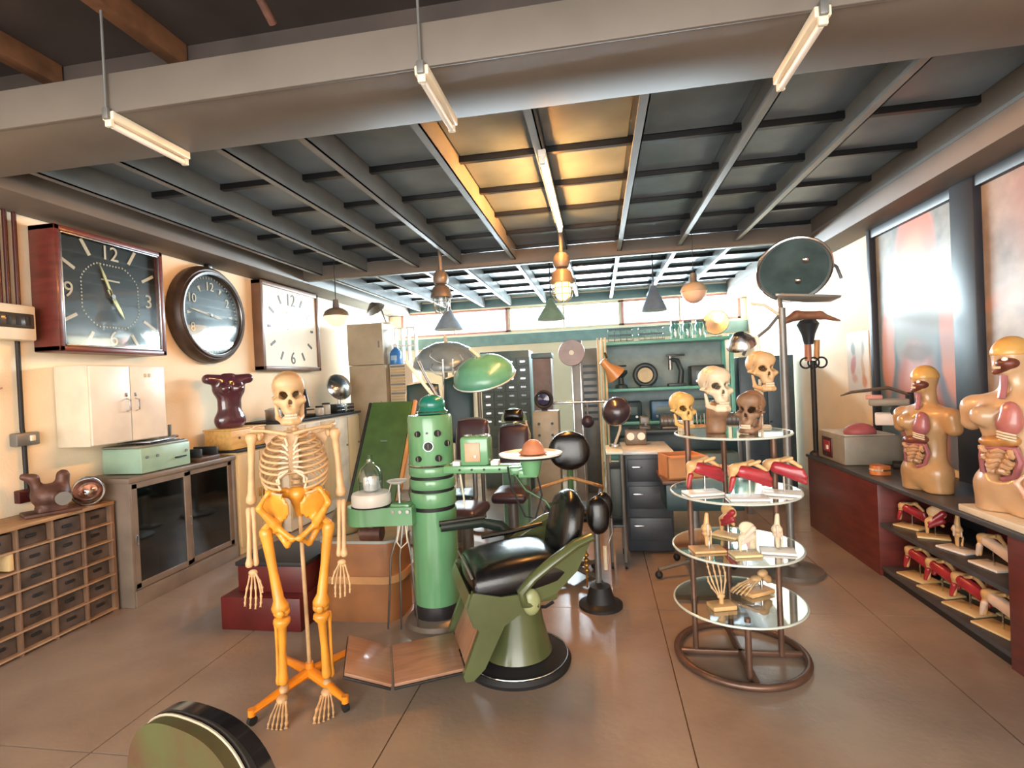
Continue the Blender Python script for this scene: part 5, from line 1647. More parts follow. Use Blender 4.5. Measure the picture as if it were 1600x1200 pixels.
t = thing('low_bench', 'cream bench with a dark top and panelled doors under the cream clock', 'bench', (XL + 0.003, 6.20, 0), 90)
G().box((0, -0.26, 0.61), (1.76, 0.52, 1.20), 0.006).obj('body', ivory, t)
G().box((0, -0.28, 1.225), (1.80, 0.555, 0.03), 0.005).obj('top', blackmatte, t)
for k in range(5):
    d = G().box((-0.70 + 0.35 * k, -0.528, 0.66), (0.33, 0.016, 1.02), 0.004).obj('door', mat('cream_door_paint', (232, 220, 196), 0.4) if k % 2 else palewood, t)
    G().cyl((-0.58 + 0.35 * k, -0.536, 0.8), (-0.58 + 0.35 * k, -0.555, 0.8), 0.014, n=10).obj('knob', graymetal, d)
BZ = 1.2405
t = thing('steel_canister', 'wide steel canister with a lid on the bench beside the torso shell', 'canister', (-3.60, 5.48, BZ))
G().lathe([(0, 0), (0.15, 0), (0.155, 0.01), (0.155, 0.12), (0, 0.12)], n=36).obj('body', steel, t)
G().lathe([(0.0, 0.15), (0.1, 0.147), (0.158, 0.13), (0.16, 0.115), (0.15, 0.115)], n=36).obj('lid', steel, t)
t = thing('microscope', 'small black microscope on the bench behind the skull', 'microscope', (-3.56, 5.98, BZ), 60)
G().box((0, 0, 0.02), (0.14, 0.16, 0.04), 0.008).obj('foot', black, t)
G().tube([(0, 0.05, 0.03), (0, 0.07, 0.15), (0, 0.02, 0.24)], [0.022, 0.02, 0.02], 10).obj('arm', black, t)
G().cyl((0, -0.02, 0.12), (0, 0.05, 0.34), 0.03, 0.022, n=14).obj('tube', black, t)
G().box((0, -0.03, 0.09), (0.10, 0.10, 0.015), 0.003).obj('stage', black, t)
for k, (y, lb, hh) in enumerate(((6.25, 'squat glass jar on the bench beside the black microscope', 0.10), (6.42, 'ribbed glass jar on the bench beside the kitchen scale', 0.13))):
    t = thing('jar', lb, 'jar', (-3.55, y, BZ))
    G().lathe([(0, 0), (0.05, 0), (0.055, 0.01), (0.055, hh - 0.02), (0.045, hh), (0, hh)], n=22).obj('body', mat('cloudy_glass', (200, 200, 190), 0.2), t)
    G().lathe([(0, hh - 0.002), (0.05, hh - 0.002), (0.05, hh + 0.02), (0, hh + 0.022)], n=22).obj('lid', blackmatte, t)
t = thing('scale', 'black scale with a large round mirror dish on the bench end', 'scale', (-3.55, 6.78, BZ), 80)
G().box((0, 0, 0.06), (0.40, 0.20, 0.12), 0.015).obj('body', black, t)
G().box((0, -0.102, 0.06), (0.06, 0.008, 0.10), 0.002).obj('plate', chrome, t)
for z in (0.035, 0.085):
    G().box((0.0, -0.102, z), (0.36, 0.006, 0.012), 0.002).obj('trim', chrome, t)
G().cyl((0, 0, 0.11), (0, 0, 0.20), 0.018, n=10).obj('stem', chrome, t)
DM = TR((0.0, -0.03, 0.36), rx=72, rz=-20)
G().lathe([(0.0, 0.05), (0.09, 0.035), (0.17, 0.0), (0.19, -0.025), (0.185, -0.03), (0.16, -0.008), (0.08, 0.022), (0, 0.036)], n=36, M=DM).obj('mirror_dish', chrome, t)

t = thing('tall_cabinet', 'tall beige metal cupboard in two stacked halves by the far wall', 'cabinet', (-3.40, 7.65, 0))
G().box((0, 0, 0.95), (0.58, 0.5, 1.89), 0.008).obj('lower_cupboard', beige, t)
G().box((-0.02, 0.0, 2.21), (0.56, 0.5, 0.62), 0.008).obj('upper_cupboard', beige, t)
for z in (1.3, 2.2):
    G().box((0.2, -0.256, z), (0.02, 0.012, 0.1), 0.003).obj('handle', graymetal, t)
t = thing('desk_lamp', 'grey desk lamp with a dish reflector on top of the beige cupboard', 'lamp', (-3.32, 7.62, 2.521))
G().lathe([(0, 0), (0.09, 0), (0.085, 0.02), (0.02, 0.03), (0, 0.03)], n=24, c=(0.16, 0, 0)).obj('base', ivory, t)
G().tube([(0.16, 0, 0.02), (0.10, 0, 0.2), (0.04, 0, 0.33)], 0.012, 8).obj('arm', graymetal, t)
G().lathe([(0.0, 0.13), (0.03, 0.13), (0.06, 0.10), (0.13, 0.04), (0.16, 0.0), (0.15, 0.0), (0.05, 0.08), (0, 0.1)], n=28, M=TR((0.0, 0, 0.22), ry=-32)).obj('reflector', smoke, t)
t = thing('louvred_rack', 'cream rack of many thin drawers beside the beige cupboard', 'rack', (-2.92, 7.70, 0))
G().box((0, 0.02, 0.945), (0.36, 0.40, 1.89), 0.006).obj('body', ivory, t)
for k in range(17):
    G().box((-0.05, -0.19, 1.86 - 0.045 * k), (0.22, 0.03, 0.026), 0.003, seg=1).obj('thin_drawer', palewood if k % 3 else graymetal, t)
t = thing('open_shelf', 'white open shelf frame standing on the cream rack', 'shelf', (-2.93, 7.82, 1.891))
for x in (-0.16, -0.05, 0.05, 0.16):
    G().box((x, 0, 0.29), (0.02, 0.12, 0.58), 0.003, seg=1).obj('upright', plastic_white, t)
for z in (0.01, 0.30, 0.57):
    G().box((0, 0, z), (0.34, 0.13, 0.015), 0.003, seg=1).obj('shelf_board', plastic_white, t)
t = thing('blue_bottle', 'translucent blue plastic bottle on the cream rack', 'bottle', (-3.02, 7.60, 1.891))
bl = mat('blue_plastic', (64, 132, 210), 0.25, var=0.1, coat=0.3)
G().lathe([(0, 0), (0.085, 0), (0.09, 0.015), (0.09, 0.17), (0.06, 0.22), (0.03, 0.25), (0.03, 0.27), (0, 0.27)], n=26).obj('body', bl, t)
G().box((0, -0.089, 0.10), (0.09, 0.008, 0.07), 0.003).obj('label', mat('pale_blue_label', (160, 200, 232), 0.5), t)
G().lathe([(0, 0.265), (0.034, 0.265), (0.034, 0.31), (0, 0.315)], n=18).obj('cap', plastic_white, t)

# ================================================================== CLINIC CHAIRS AND UNITS IN THE MIDDLE
t = thing('recliner', 'reclining chair with a long flat green back and cream side rail', 'chair', (-1.80, 3.98, 0), -4)
A = Vector((0, -0.12, 0.62))
B_ = Vector((0.03, 0.34, 1.44))
an = math.degrees(math.atan2(B_.z - A.z, B_.y - A.y))
L = (B_ - A).length
MB = TR((0.015, (A.y + B_.y) / 2, (A.z + B_.z) / 2), rx=an)
G().box((0, 0, 0), (0.39, L, 0.05), 0.018, MB).obj('backrest', dkgreen, t)
G().box((0, 0.10, 0.028), (0.06, 0.012, 0.006), 0.002, MB).obj('back_tag', greyteal, t)
G().box((0.21, 0, 0.005), (0.03, L * 1.02, 0.035), 0.008, MB).obj('side_rail', wood, t)
G().box((-0.21, 0, 0.0), (0.03, L * 1.0, 0.03), 0.008, MB).obj('side_rail', blackmatte, t)
G().box((0, -0.11, 0.62), (0.40, 0.24, 0.07), 0.02).obj('seat', dkgreen, t)
G().cyl((0, 0.1, 0.04), (0, -0.02, 0.60), 0.07, 0.06, n=18).obj('pedestal', smoke, t)
G().lathe([(0, 0), (0.22, 0), (0.21, 0.03), (0.08, 0.06), (0, 0.06)], n=32, c=(0, 0.1, 0)).obj('base', smoke, t)


def clinic(name, lb, loc, rz, w, h, zc, ma, edge, head=None, tilt=80, floorbase=0.24):
    """pedestal chair with an upright pad"""
    t = thing(name, lb, 'chair', loc, rz)
    G().lathe([(0, 0), (floorbase, 0), (floorbase, 0.02), (0.08, 0.05), (0.055, 0.09), (0, 0.09)], n=32).obj('base', smoke, t)
    G().cyl((0, 0, 0.06), (0, 0, 0.46), 0.05, n=16).obj('pedestal', graymetal, t)
    cushion(w * 1.1, 0.44, 0.11, 0.01, ma, 'seat', t, TR((0, -0.04, 0.51)), 10)
    cushion(w, h, 0.08, 0.01, ma, 'backrest', t, TR((0, 0.22, zc), rx=tilt), 12)
    pts = []
    c_, s_ = cos(radians(tilt)), sin(radians(tilt))
    for (u, v) in ((-1, -0.9), (-1, 0.6), (-0.8, 0.95), (-0.4, 1.02), (0.4, 1.02), (0.8, 0.95), (1, 0.6), (1, -0.9)):
        pts.append((u * w * 0.5, 0.22 + v * h * 0.5 * c_, zc + v * h * 0.5 * s_))
    G().tube(pts, 0.011, 8).obj('frame_tube', edge, t)
    G().tube([(0, 0.12, 0.5), (0, 0.24, 0.55), (0, 0.25, zc)], 0.022, 8).obj('back_post', graymetal, t)
    if head:
        cushion(head, 0.12, 0.10, 0.02, leather, 'headrest', t, TR((0, 0.27, zc + h * 0.5 + 0.09), rx=70), 8)
        G().cyl((0, 0.26, zc + h * 0.45), (0, 0.28, zc + h * 0.5 + 0.08), 0.012, n=8).obj('headrest_post', chrome, t)
    return t


clinic('clinic_chair', 'dark teal clinic chair with a chrome edged upright back under the green lamp', (-1.33, 4.78, 0), 8, 0.30, 0.66, 1.32, dteal, ivory)
clinic('clinic_chair', 'dark teal clinic chair with a rounded back beside the dental unit dome', (-1.75, 5.10, 0), 20, 0.36, 0.60, 1.30, dteal, ivory)
clinic('clinic_chair', 'aubergine clinic chair with a rounded low back behind the dental unit', (-1.14, 4.28, 0), -6, 0.30, 0.46, 1.03, purple, graymetal)
clinic('clinic_chair', 'aubergine clinic chair with a small black headrest behind the round tray', (-0.85, 4.90, 0), 0, 0.30, 0.48, 0.90, purple, graymetal, 0.2, 80, 0.2)
# green unit with dome behind
t = thing('dental_unit', 'small green cabinet unit with a domed top behind the round tray', 'dental unit', (-0.91, 5.55, 0))
sg2 = mat('sea_green_enamel', (120, 170, 148), 0.3, coat=0.3)
G().box((0, 0, 0.50), (0.28, 0.26, 1.0), 0.05).obj('body', sg2, t)
G().lathe([(0, 0), (0.14, 0), (0.135, 0.06), (0.10, 0.12), (0.04, 0.15), (0, 0.155)], n=26, c=(0, 0, 1.13)).obj('dome', sg2, t)
G().lathe([(0, 0.99), (0.13, 0.99), (0.125, 1.14), (0, 1.14)], n=24).obj('neck', sg2, t)
G().torus((0, 0, 1.14), 0.138, 0.008, 28, 6).obj('trim_ring', chrome, t)
G().tube([(0.14, -0.05, 0.7), (0.17, -0.06, 1.0), (0.13, -0.05, 1.15)], 0.012, 8).obj('side_tube', ivory, t)
# teal-grey card cabinet with label holders
t = thing('card_cabinet', 'grey teal card cabinet with rows of labelled drawers at the far wall', 'cabinet', (-1.33, 7.75, 0))
G().box((0, 0, 1.0), (0.72, 0.5, 2.0), 0.006).obj('body', greyteal, t)
dg = mat('dark_grey_teal_drawer', (84, 106, 110), 0.4)
for r in range(8):
    for c in range(4):
        d = G().box((-0.262 + 0.175 * c, -0.256, 0.98 + 0.122 * r), (0.165, 0.016, 0.112), 0.003, seg=1).obj('drawer', dg, t)
        G().box((-0.262 + 0.175 * c, -0.267, 0.985 + 0.122 * r), (0.075, 0.008, 0.03), 0.002, seg=1).obj('label_holder', chrome, d)
for r in range(3):
    G().box((0, -0.256, 0.16 + 0.29 * r), (0.68, 0.016, 0.27), 0.004).obj('deep_drawer', dg, t)
# tall grey box with dark cap
t = thing('grey_locker', 'narrow mauve grey locker with a dark teal cap beside the card cabinet', 'locker', (-0.77, 7.45, 0))
mv = mat('mauve_grey_paint', (140, 124, 122), 0.5)
G().box((0, 0, 0.93), (0.26, 0.3, 1.86), 0.006).obj('body', mv, t)
G().box((0, 0, 1.90), (0.29, 0.32, 0.07), 0.008).obj('cap', greyteal, t)
G().cyl((0.09, -0.15, 1.2), (0.09, -0.17, 1.2), 0.015, n=10).obj('lock', chrome, t)
# control console with dials and a lens ring
t = thing('control_console', 'grey console with four small dials under a black ring lens', 'console', (-0.565, 5.62, 0))
cm = mat('grey_olive_console', (150, 148, 132), 0.45)
G().box((0, 0, 0.62), (0.27, 0.26, 1.24), 0.01).obj('body', cm, t)
for x in (-0.07, 0.07):
    for z in (0.99, 1.11):
        G().cyl((x, -0.13, z), (x, -0.15, z), 0.014, n=12).obj('dial', black, t)
G().torus((0, 0, 0), 0.085, 0.018, 28, 8, M=TR((-0.02, -0.03, 1.36), rx=90)).obj('lens_ring', blackmatte, t)
G().lathe([(0, 0), (0.072, 0), (0.06, 0.03), (0, 0.04)], n=22, M=TR((-0.02, -0.01, 1.36), rx=90)).obj('lens', mat('indigo_lens', (50, 50, 84), 0.1, coat=0.5), t)
G().box((-0.02, 0.02, 1.26), (0.06, 0.06, 0.06), 0.005).obj('lens_foot', blackmatte, t)
# x-ray column with reel disc
t = thing('xray_column', 'tall grey x-ray column with a round reel at its top', 'x-ray stand', (-0.235, 6.05, 0))
G().box((0, 0, 1.0), (0.13, 0.12, 2.0), 0.01).obj('column', mat('mid_grey_column', (126, 128, 126), 0.4), t)
for x in (-0.055, 0.04):
    G().box((x, -0.066, 1.0), (0.016, 0.016, 1.96), 0.003).obj('rail', chrome, t)
G().lathe([(0, 0.0), (0.145, 0.0), (0.15, 0.01), (0.145, 0.03), (0, 0.03)], n=36, M=TR((-0.05, -0.075, 1.86), rx=90)).obj('reel', mat('mauve_reel', (160, 140, 138), 0.45), t)
G().cyl((-0.05, -0.1, 1.86), (-0.05, -0.125, 1.86), 0.028, n=16).obj('reel_hub', ivory, t)
G().box((0, 0, 0.04), (0.5, 0.5, 0.08), 0.01).obj('foot', smoke, t)
G().cyl((-0.45, -0.12, 1.30), (0.35, -0.12, 1.30), 0.014, n=10).obj('cross_arm', chrome, t)
G().ell((0.10, -0.14, 1.08), (0.07, 0.06, 0.07), 16, 10).obj('tube_head', purple, t)
G().cyl((0.10, -0.14, 1.14), (0.10, -0.13, 1.30), 0.012, n=8).obj('head_hanger', chrome, t)
# spot lamp with pale tubes
t = thing('spot_lamp', 'amber spot lamp on pale upright tubes beside the turquoise shelf', 'lamp', (0.06, 6.55, 0))
for x in (-0.05, 0.0, 0.04):
    G().cyl((x, 0, 0.0), (x, 0, 2.05), 0.013, n=8).obj('upright_tube', mat('pale_amber_tube', (230, 206, 160), 0.35), t)
G().box((0, 0, 0.015), (0.3, 0.3, 0.03), 0.006).obj('foot', smoke, t)
G().lathe([(0.0, 0.26), (0.045, 0.25), (0.05, 0.16), (0.12, 0.02), (0.125, 0.0), (0.11, 0.0), (0.0, 0.08)], n=26, M=TR((0.16, -0.1, 1.58), rx=12, ry=-42)).obj('lamp_shade', mat('amber_shade', (216, 152, 92), 0.35, coat=0.3), t)
G().tube([(0.03, -0.02, 1.86), (0.05, -0.06, 1.80)], 0.015, 8).obj('bracket', brass, t)


# operating lamps with dome shades
def dome_lamp(lb, loc, hz, R, ma, rx, ry, off, base=0.22, yo=-0.1):
    t = thing('operating_lamp', lb, 'lamp', loc)
    G().lathe([(0, 0), (base, 0), (base, 0.03), (0.05, 0.06), (0, 0.06)], n=30).obj('base', smoke, t)
    G().cyl((0, 0, 0.03), (0, 0, hz + 0.22), 0.02, n=12).obj('pole', graymetal, t)
    M = TR((off, yo, hz), rx=rx, ry=ry)
    d = G().lathe([(R, 0), (R * 1.01, 0.012), (R * 0.93, R * 0.28), (R * 0.7, R * 0.52), (R * 0.35, R * 0.68), (0, R * 0.72), (0, R * 0.68), (R * 0.33, R * 0.64), (R * 0.67, R * 0.48), (R * 0.9, R * 0.24), (R * 0.97, 0)], n=44, M=M).obj('dome', ma, t)
    G().torus((0, 0, 0), R * 0.99, 0.01, 44, 6, M=M).obj('rim', MATS['glass_edge'], d)
    G().ell((0, 0, R * 0.3), (0.07, 0.07, 0.1), 14, 8, M=M).obj('bulb', plastic_white, d)
    top = M @ Vector((0, 0, R * 0.71))
    G().tube([tuple(top), (top.x * 0.5, top.y + 0.05, top.z + 0.08), (0, 0, hz + 0.2)], 0.014, 8).obj('arm', ivory, t)
    return t


dome_lamp('operating lamp with a wide green dome on a pole', (-1.25, 5.42, 0), 1.62, 0.29, mat('leaf_green_enamel', (92, 158, 136), 0.25, coat=0.4), 24, -6, 0.21, 0.14, -0.66)
dome_lamp('operating lamp with a wide blue grey dome behind the green one', (-1.80, 6.10, 0), 1.78, 0.40, mat('blue_grey_dome', (120, 140, 152), 0.25, coat=0.4), 10, 4, 0.05)

# ================================================================== TURQUOISE SHELF AND WHAT IT HOLDS
t = thing('turquoise_shelf', 'turquoise metal shelf unit against the far wall', 'shelf', (0.89, 7.30, 0))
for x in (-0.80, 0.80):
    for y in (-0.22, 0.22):
        G().box((x, y, 1.02), (0.05, 0.05, 2.04), 0.006).obj('post', turq, t)
SHZ = [0.45, 0.92, 1.36, 1.98]
for z in SHZ:
    G().box((0, 0, z + 0.02), (1.6, 0.46, 0.04), 0.006).obj('shelf_board', turq, t)
G().box((0, 0.235, 1.2), (1.56, 0.01, 1.6)).obj('back_panel', mat('pale_blue_grey_panel', (150, 170, 172), 0.5), t)
dk = mat('dark_slate_machine', (60, 74, 80), 0.4, 0.2)
steelb = mat('blue_steel', (60, 104, 140), 0.35, 0.2)


def shelf_item(name, lb, cat, loc, build):
    t = thing(name, lb, cat, loc)
    build(t)
    return t


def b_valve(t):
    G().lathe([(0, 0), (0.09, 0), (0.08, 0.04), (0.04, 0.06), (0.035, 0.14), (0.09, 0.2), (0.09, 0.24), (0, 0.25)], n=22).obj('body', dk, t)
    G().torus((0, 0, 0.30), 0.07, 0.012, 22, 6).obj('hand_wheel', dk, t)
    G().cyl((0, 0, 0.24), (0, 0, 0.31), 0.012, n=8).obj('spindle', steel, t)


def b_ring(t):
    G().torus((0, 0, 0), 0.13, 0.035, 30, 10, M=TR((0, 0, 0.165), rx=90)).obj('ring', dk, t)
    G().lathe([(0, 0), (0.105, 0), (0.105, 0.02), (0, 0.02)], n=26, M=TR((0, 0.01, 0.165), rx=90)).obj('pale_face', mat('yellowed_dial', (214, 196, 150), 0.4), t)
    G().box((0, 0.0, 0.012), (0.14, 0.1, 0.024), 0.005).obj('foot', dk, t)


def b_press(t):
    G().box((0, 0, 0.02), (0.22, 0.16, 0.04), 0.006).obj('foot', dk, t)
    G().tube([(0.05, 0, 0.03), (0.07, 0, 0.2), (0.02, 0, 0.34), (-0.08, 0, 0.36)], [0.04, 0.035, 0.035, 0.03], 10).obj('frame', dk, t)
    G().cyl((-0.07, 0, 0.22), (-0.07, 0, 0.40), 0.028, n=12).obj('ram', steel, t)
    G().box((0.0, 0, 0.41), (0.24, 0.03, 0.03), 0.006).obj('lever', dk, t)


def b_case(ma):
    def f(t):
        G().box((0, 0, 0.13), (0.42, 0.26, 0.26), 0.02).obj('case', ma, t)
        G().box((0, -0.133, 0.14), (0.30, 0.008, 0.10), 0.003).obj('panel', greyteal, t)
        for x in (-0.14, 0.14):
            G().cyl((x, -0.13, 0.06), (x, -0.15, 0.06), 0.018, n=12).obj('knob', chrome, t)
    return f


def b_jars(n_):
    def f(t):
        G().lathe([(0, 0), (0.06, 0), (0.065, 0.01), (0.065, 0.16), (0.05, 0.19), (0.05, 0.21), (0, 0.21)], n=20).obj('glass', glassmat('teal_jar_glass', (190, 226, 220), 0.5), t)
        G().lathe([(0, 0.205), (0.055, 0.205), (0.055, 0.235), (0, 0.24)], n=20).obj('lid', greyteal, t)
    return f


S3, S2_, S4 = 1.4005, 0.9605, 2.0205
shelf_item('valve', 'dark iron valve with a hand wheel on the turquoise shelf', 'valve', (0.30, 7.22, S3), b_valve)
shelf_item('ring_gauge', 'thick dark ring gauge with a yellowed face on the turquoise shelf', 'gauge', (0.62, 7.20, S3), b_ring)
shelf_item('bench_press', 'dark hand press with a lever on the turquoise shelf', 'press', (1.02, 7.22, S3), b_press)
shelf_item('machine_case', 'dark slate machine case on the turquoise shelf, beside the hand press', 'machine', (1.40, 7.22, S3), b_case(dk))
shelf_item('machine_case', 'dark teal machine case on the turquoise shelf, below the valve', 'machine', (0.34, 7.22, S2_), b_case(dteal))
shelf_item('machine_case', 'blue steel machine case on the turquoise shelf, below the hand press', 'machine', (0.88, 7.22, S2_), b_case(steelb))
shelf_item('machine_case', 'grey teal machine case on the turquoise shelf, below the slate case', 'machine', (1.38, 7.22, S2_), b_case(greyteal))
shelf_item('machine_case', 'dark teal machine case on the lowest turquoise shelf board', 'machine', (0.45, 7.22, 0.4905), b_case(dteal))
shelf_item('machine_case', 'slate machine case on the lowest turquoise shelf board', 'machine', (1.15, 7.22, 0.4905), b_case(dk))
for k, (x, lb) in enumerate(((1.03, 'clear jar on top of the turquoise shelf, beside the wire basket'), (1.185, 'clear jar on top of the turquoise shelf, between its two neighbours'), (1.345, 'clear jar on top of the turquoise shelf, beside the mirror disc'))):
    shelf_item('jar', lb, 'jar', (x, 7.20, S4), b_jars(k))


def b_basket(t):
    for z in (0.01, 0.09, 0.17):
        g = G().tube([(-0.16, -0.1, z), (0.16, -0.1, z), (0.16, 0.1, z), (-0.16, 0.1, z)], 0.005, 6, closed=True)
        g.obj('hoop', steel, t)
    for x in (-0.16, -0.08, 0, 0.08, 0.16):
        for y in (-0.1, 0.1):
            G().cyl((x, y, 0.005), (x, y, 0.19), 0.004, n=6).obj('wire', steel, t)


shelf_item('wire_basket', 'steel wire basket on top of the turquoise shelf', 'basket', (0.72, 7.22, S4), b_basket)
shelf_item('wire_basket', 'steel wire basket on the end of the turquoise shelf top by the spot lamp', 'basket', (0.32, 7.22, S4), b_basket)
t = thing('mirror_disc', 'round mirror disc on a foot on top of the turquoise shelf', 'mirror', (1.55, 7.22, S4), -20)
G().lathe([(0, 0.0), (0.16, 0.0), (0.165, 0.012), (0.155, 0.02), (0, 0.012)], n=36, M=TR((0, 0.0, 0.19), rx=84)).obj('disc', chrome, t)
G().cyl((0, 0.02, 0.0), (0, 0.02, 0.1), 0.015, n=10).obj('stem', chrome, t)
G().box((0, 0.02, 0.008), (0.14, 0.1, 0.016), 0.004).obj('foot', graymetal, t)
t = thing('dark_cupboard', 'dark blue teal cupboard behind the high skull', 'cabinet', (2.12, 7.40, 0))
G().box((0, 0, 0.87), (0.66, 0.5, 1.74), 0.008).obj('body', mat('dark_blue_teal', (56, 76, 90), 0.4), t)
for s in (-1, 1):
    d = G().box((s * 0.162, -0.257, 0.87), (0.31, 0.016, 1.66), 0.004).obj('door', mat('dark_blue_teal_door', (62, 84, 98), 0.4), t)
    G().cyl((s * 0.03, -0.265, 0.9), (s * 0.03, -0.285, 0.9), 0.014, n=10).obj('knob', chrome, d)

# ================================================================== BETWEEN CHAIR AND STAND
t = thing('dark_desk', 'dark cabinet desk with a bright white top', 'desk', (0.40, 5.05, 0))
wt = mat('white_laminate', (230, 232, 230), 0.2, coat=0.3)
G().box((0, 0, 0.45), (0.40, 0.62, 0.86), 0.01).obj('body', mat('slate_desk', (58, 64, 72), 0.4), t)
G().box((0, 0, 0.895), (0.44, 0.68, 0.03), 0.008).obj('top', wt, t)
for z in (0.74, 0.5, 0.22):
    d = G().box((0, -0.318, z), (0.36, 0.016, 0.2), 0.004).obj('drawer', MATS['slate_desk'], t)
    G().box((-0.1, -0.33, z + 0.03), (0.09, 0.012, 0.014), 0.003).obj('handle', chrome, d)
t = thing('narrow_trolley', 'narrow trolley with a pale green top board beside the dark desk', 'trolley', (0.105, 4.55, 0))
G().box((0, 0, 0.955), (0.14, 0.42, 0.025), 0.006).obj('top', mat('pale_green_board', (206, 218, 204), 0.3), t)
for x in (-0.055, 0.055):
    for y in (-0.18, 0.18):
        G().cyl((x, y, 0.05), (x, y, 0.945), 0.012, n=8).obj('leg', graymetal, t)
        G().cyl((x - 0.01, y, 0.028), (x + 0.01, y, 0.028), 0.028, n=12).obj('caster', blackmatte, t)
G().box((0, 0, 0.35), (0.13, 0.38, 0.02), 0.004).obj('lower_shelf', dk, t)
G().box((0, 0.0, 0.62), (0.11, 0.32, 0.4), 0.01).obj('motor_box', mat('green_black_box', (48, 58, 54), 0.45), t)
t = thing('lamp_head', 'black round lamp head on a curved chrome neck above the narrow trolley', 'lamp', (0.12, 4.66, 0.968))
G().lathe([(0, 0), (0.05, 0), (0.045, 0.02), (0, 0.025)], n=18).obj('foot', chrome, t)
G().tube([(0, 0, 0.02), (0.05, 0, 0.15), (0.06, 0.02, 0.28), (0.04, -0.02, 0.36)], 0.011, 8).obj('neck', bonew, t)
G().lathe([(0.0, 0.1), (0.06, 0.095), (0.11, 0.05), (0.125, 0.0), (0.115, -0.005), (0.0, 0.02)], n=30, M=TR((0.02, -0.08, 0.31), rx=72, rz=-24)).obj('head', mat('black_plum_enamel', (56, 46, 54), 0.25, coat=0.4), t)
G().torus((0, 0, 0), 0.122, 0.008, 30, 6, M=TR((0.02, -0.08, 0.31), rx=72, rz=-24)).obj('rim', chrome, t)
# swivel chair with hooped wooden arms
t = thing('swivel_chair', 'swivel chair with a black rounded back and hooped wooden arms', 'chair', (-0.26, 4.15, 0), 6)
cushion(0.31, 0.29, 0.09, 0.015, leather, 'backrest', t, TR((0, -0.24, 1.045), rx=84), 14, True)
G().tube([(0, -0.2, 0.95), (0, -0.22, 0.75), (0, -0.14, 0.52)], 0.022, 8).obj('back_post', dkgreen, t)
cushion(0.42, 0.40, 0.10, 0.01, leather, 'seat', t, TR((0, 0.02, 0.52)), 10)
G().tube([(-0.26, 0.16, 0.66), (-0.25, 0.0, 0.72), (-0.16, -0.17, 0.78), (0.0, -0.225, 0.84), (0.16, -0.17, 0.78), (0.25, 0.0, 0.72), (0.26, 0.16, 0.66)], 0.02, 8, flat=0.7).obj('arm_hoop', wood, t)
for s in (-1, 1):
    G().cyl((s * 0.2, 0.06, 0.5), (s * 0.25, 0.06, 0.70), 0.014, n=8).obj('arm_post', graymetal, t)
G().cyl((0, 0, 0.08), (0, 0, 0.48), 0.035, n=14).obj('column', graymetal, t)
for k in range(4):
    a = radians(45 + 90 * k)
    l = G().tube([(0, 0, 0.1), (0.26 * cos(a), 0.26 * sin(a), 0.06)], [0.025, 0.018], 8).obj('foot_arm', smoke, t)
    G().ell((0.26 * cos(a), 0.26 * sin(a), 0.03), 0.03, 12, 8).obj('caster', blackmatte, l)
# stool with two oval pads
t = thing('headrest_stand', 'dark stand holding two small black oval pads and brass fittings', 'stand', (-0.05, 3.66, 0), 10)
cushion(0.16, 0.26, 0.08, 0.015, leather, 'oval_pad', t, TR((0.0, -0.04, 0.64), rx=82), 12, True)
cushion(0.13, 0.2, 0.07, 0.015, leather, 'oval_pad', t, TR((0.07, 0.12, 0.66), rx=82), 12, True)
G().cyl((0, 0.05, 0.04), (0, 0.05, 0.62), 0.022, n=12).obj('post', graymetal, t)
G().tube([(0.09, -0.04, 0.62), (0.10, -0.03, 0.52), (0.07, -0.02, 0.44)], 0.008, 8).obj('chrome_strap', chrome, t)
G().cyl((0.04, -0.03, 0.26), (0.04, -0.03, 0.42), 0.014, n=10).obj('lever', bonew, t)
for k in range(4):
    G().ell((-0.09, -0.02, 0.26 + 0.035 * k), (0.02, 0.02, 0.016), 12, 7).obj('brass_bead', brass, t)
G().cyl((-0.09, -0.02, 0.14), (-0.09, -0.02, 0.40), 0.008, n=8).obj('bead_rod', brass, t)
G().lathe([(0, 0), (0.15, 0), (0.15, 0.02), (0.1, 0.04), (0.07, 0.14), (0, 0.15)], n=28).obj('base', blackmatte, t)
# side table with a box and striped cloth
t = thing('side_table', 'dark side table on a four legged caster base behind the glass stand', 'table', (0.75, 4.28, 0))
G().box((0, 0, 0.765), (0.62, 0.46, 0.03), 0.006).obj('top', dkwood, t)
G().box((0, 0.02, 0.64), (0.56, 0.40, 0.20), 0.008).obj('drawer_case', dteal, t)
G().cyl((-0.05, 0, 0.1), (-0.05, 0, 0.55), 0.035, n=14).obj('column', graymetal, t)
for k, a in enumerate((200, 290, 20, 110)):
    a = radians(a)
    l = G().tube([(-0.05, 0, 0.12), (-0.05 + 0.32 * cos(a), 0.32 * sin(a), 0.07)], [0.024, 0.016], 8).obj('leg', smoke, t)
    G().ell((-0.05 + 0.32 * cos(a), 0.32 * sin(a), 0.03), 0.03, 12, 8).obj('caster', blackmatte, l)
TT = 0.7805
t = thing('cardboard_box', 'open orange brown cardboard box on the side table', 'box', (0.60, 4.22, TT), 12)
cb = mat('orange_card', (204, 142, 92), 0.7, var=0.08)
g = G()
g.box((0, 0, 0.006), (0.28, 0.22, 0.012)).box((-0.135, 0, 0.09), (0.01, 0.22, 0.18)).box((0.135, 0, 0.09), (0.01, 0.22, 0.18)).box((0, -0.105, 0.09), (0.28, 0.01, 0.18)).box((0, 0.105, 0.09), (0.28, 0.01, 0.18))
g.obj('carton', cb, t)
G().box((0, -0.15, 0.178), (0.28, 0.09, 0.006), 0, TR((0, 0, 0))).obj('flap', cb, t)
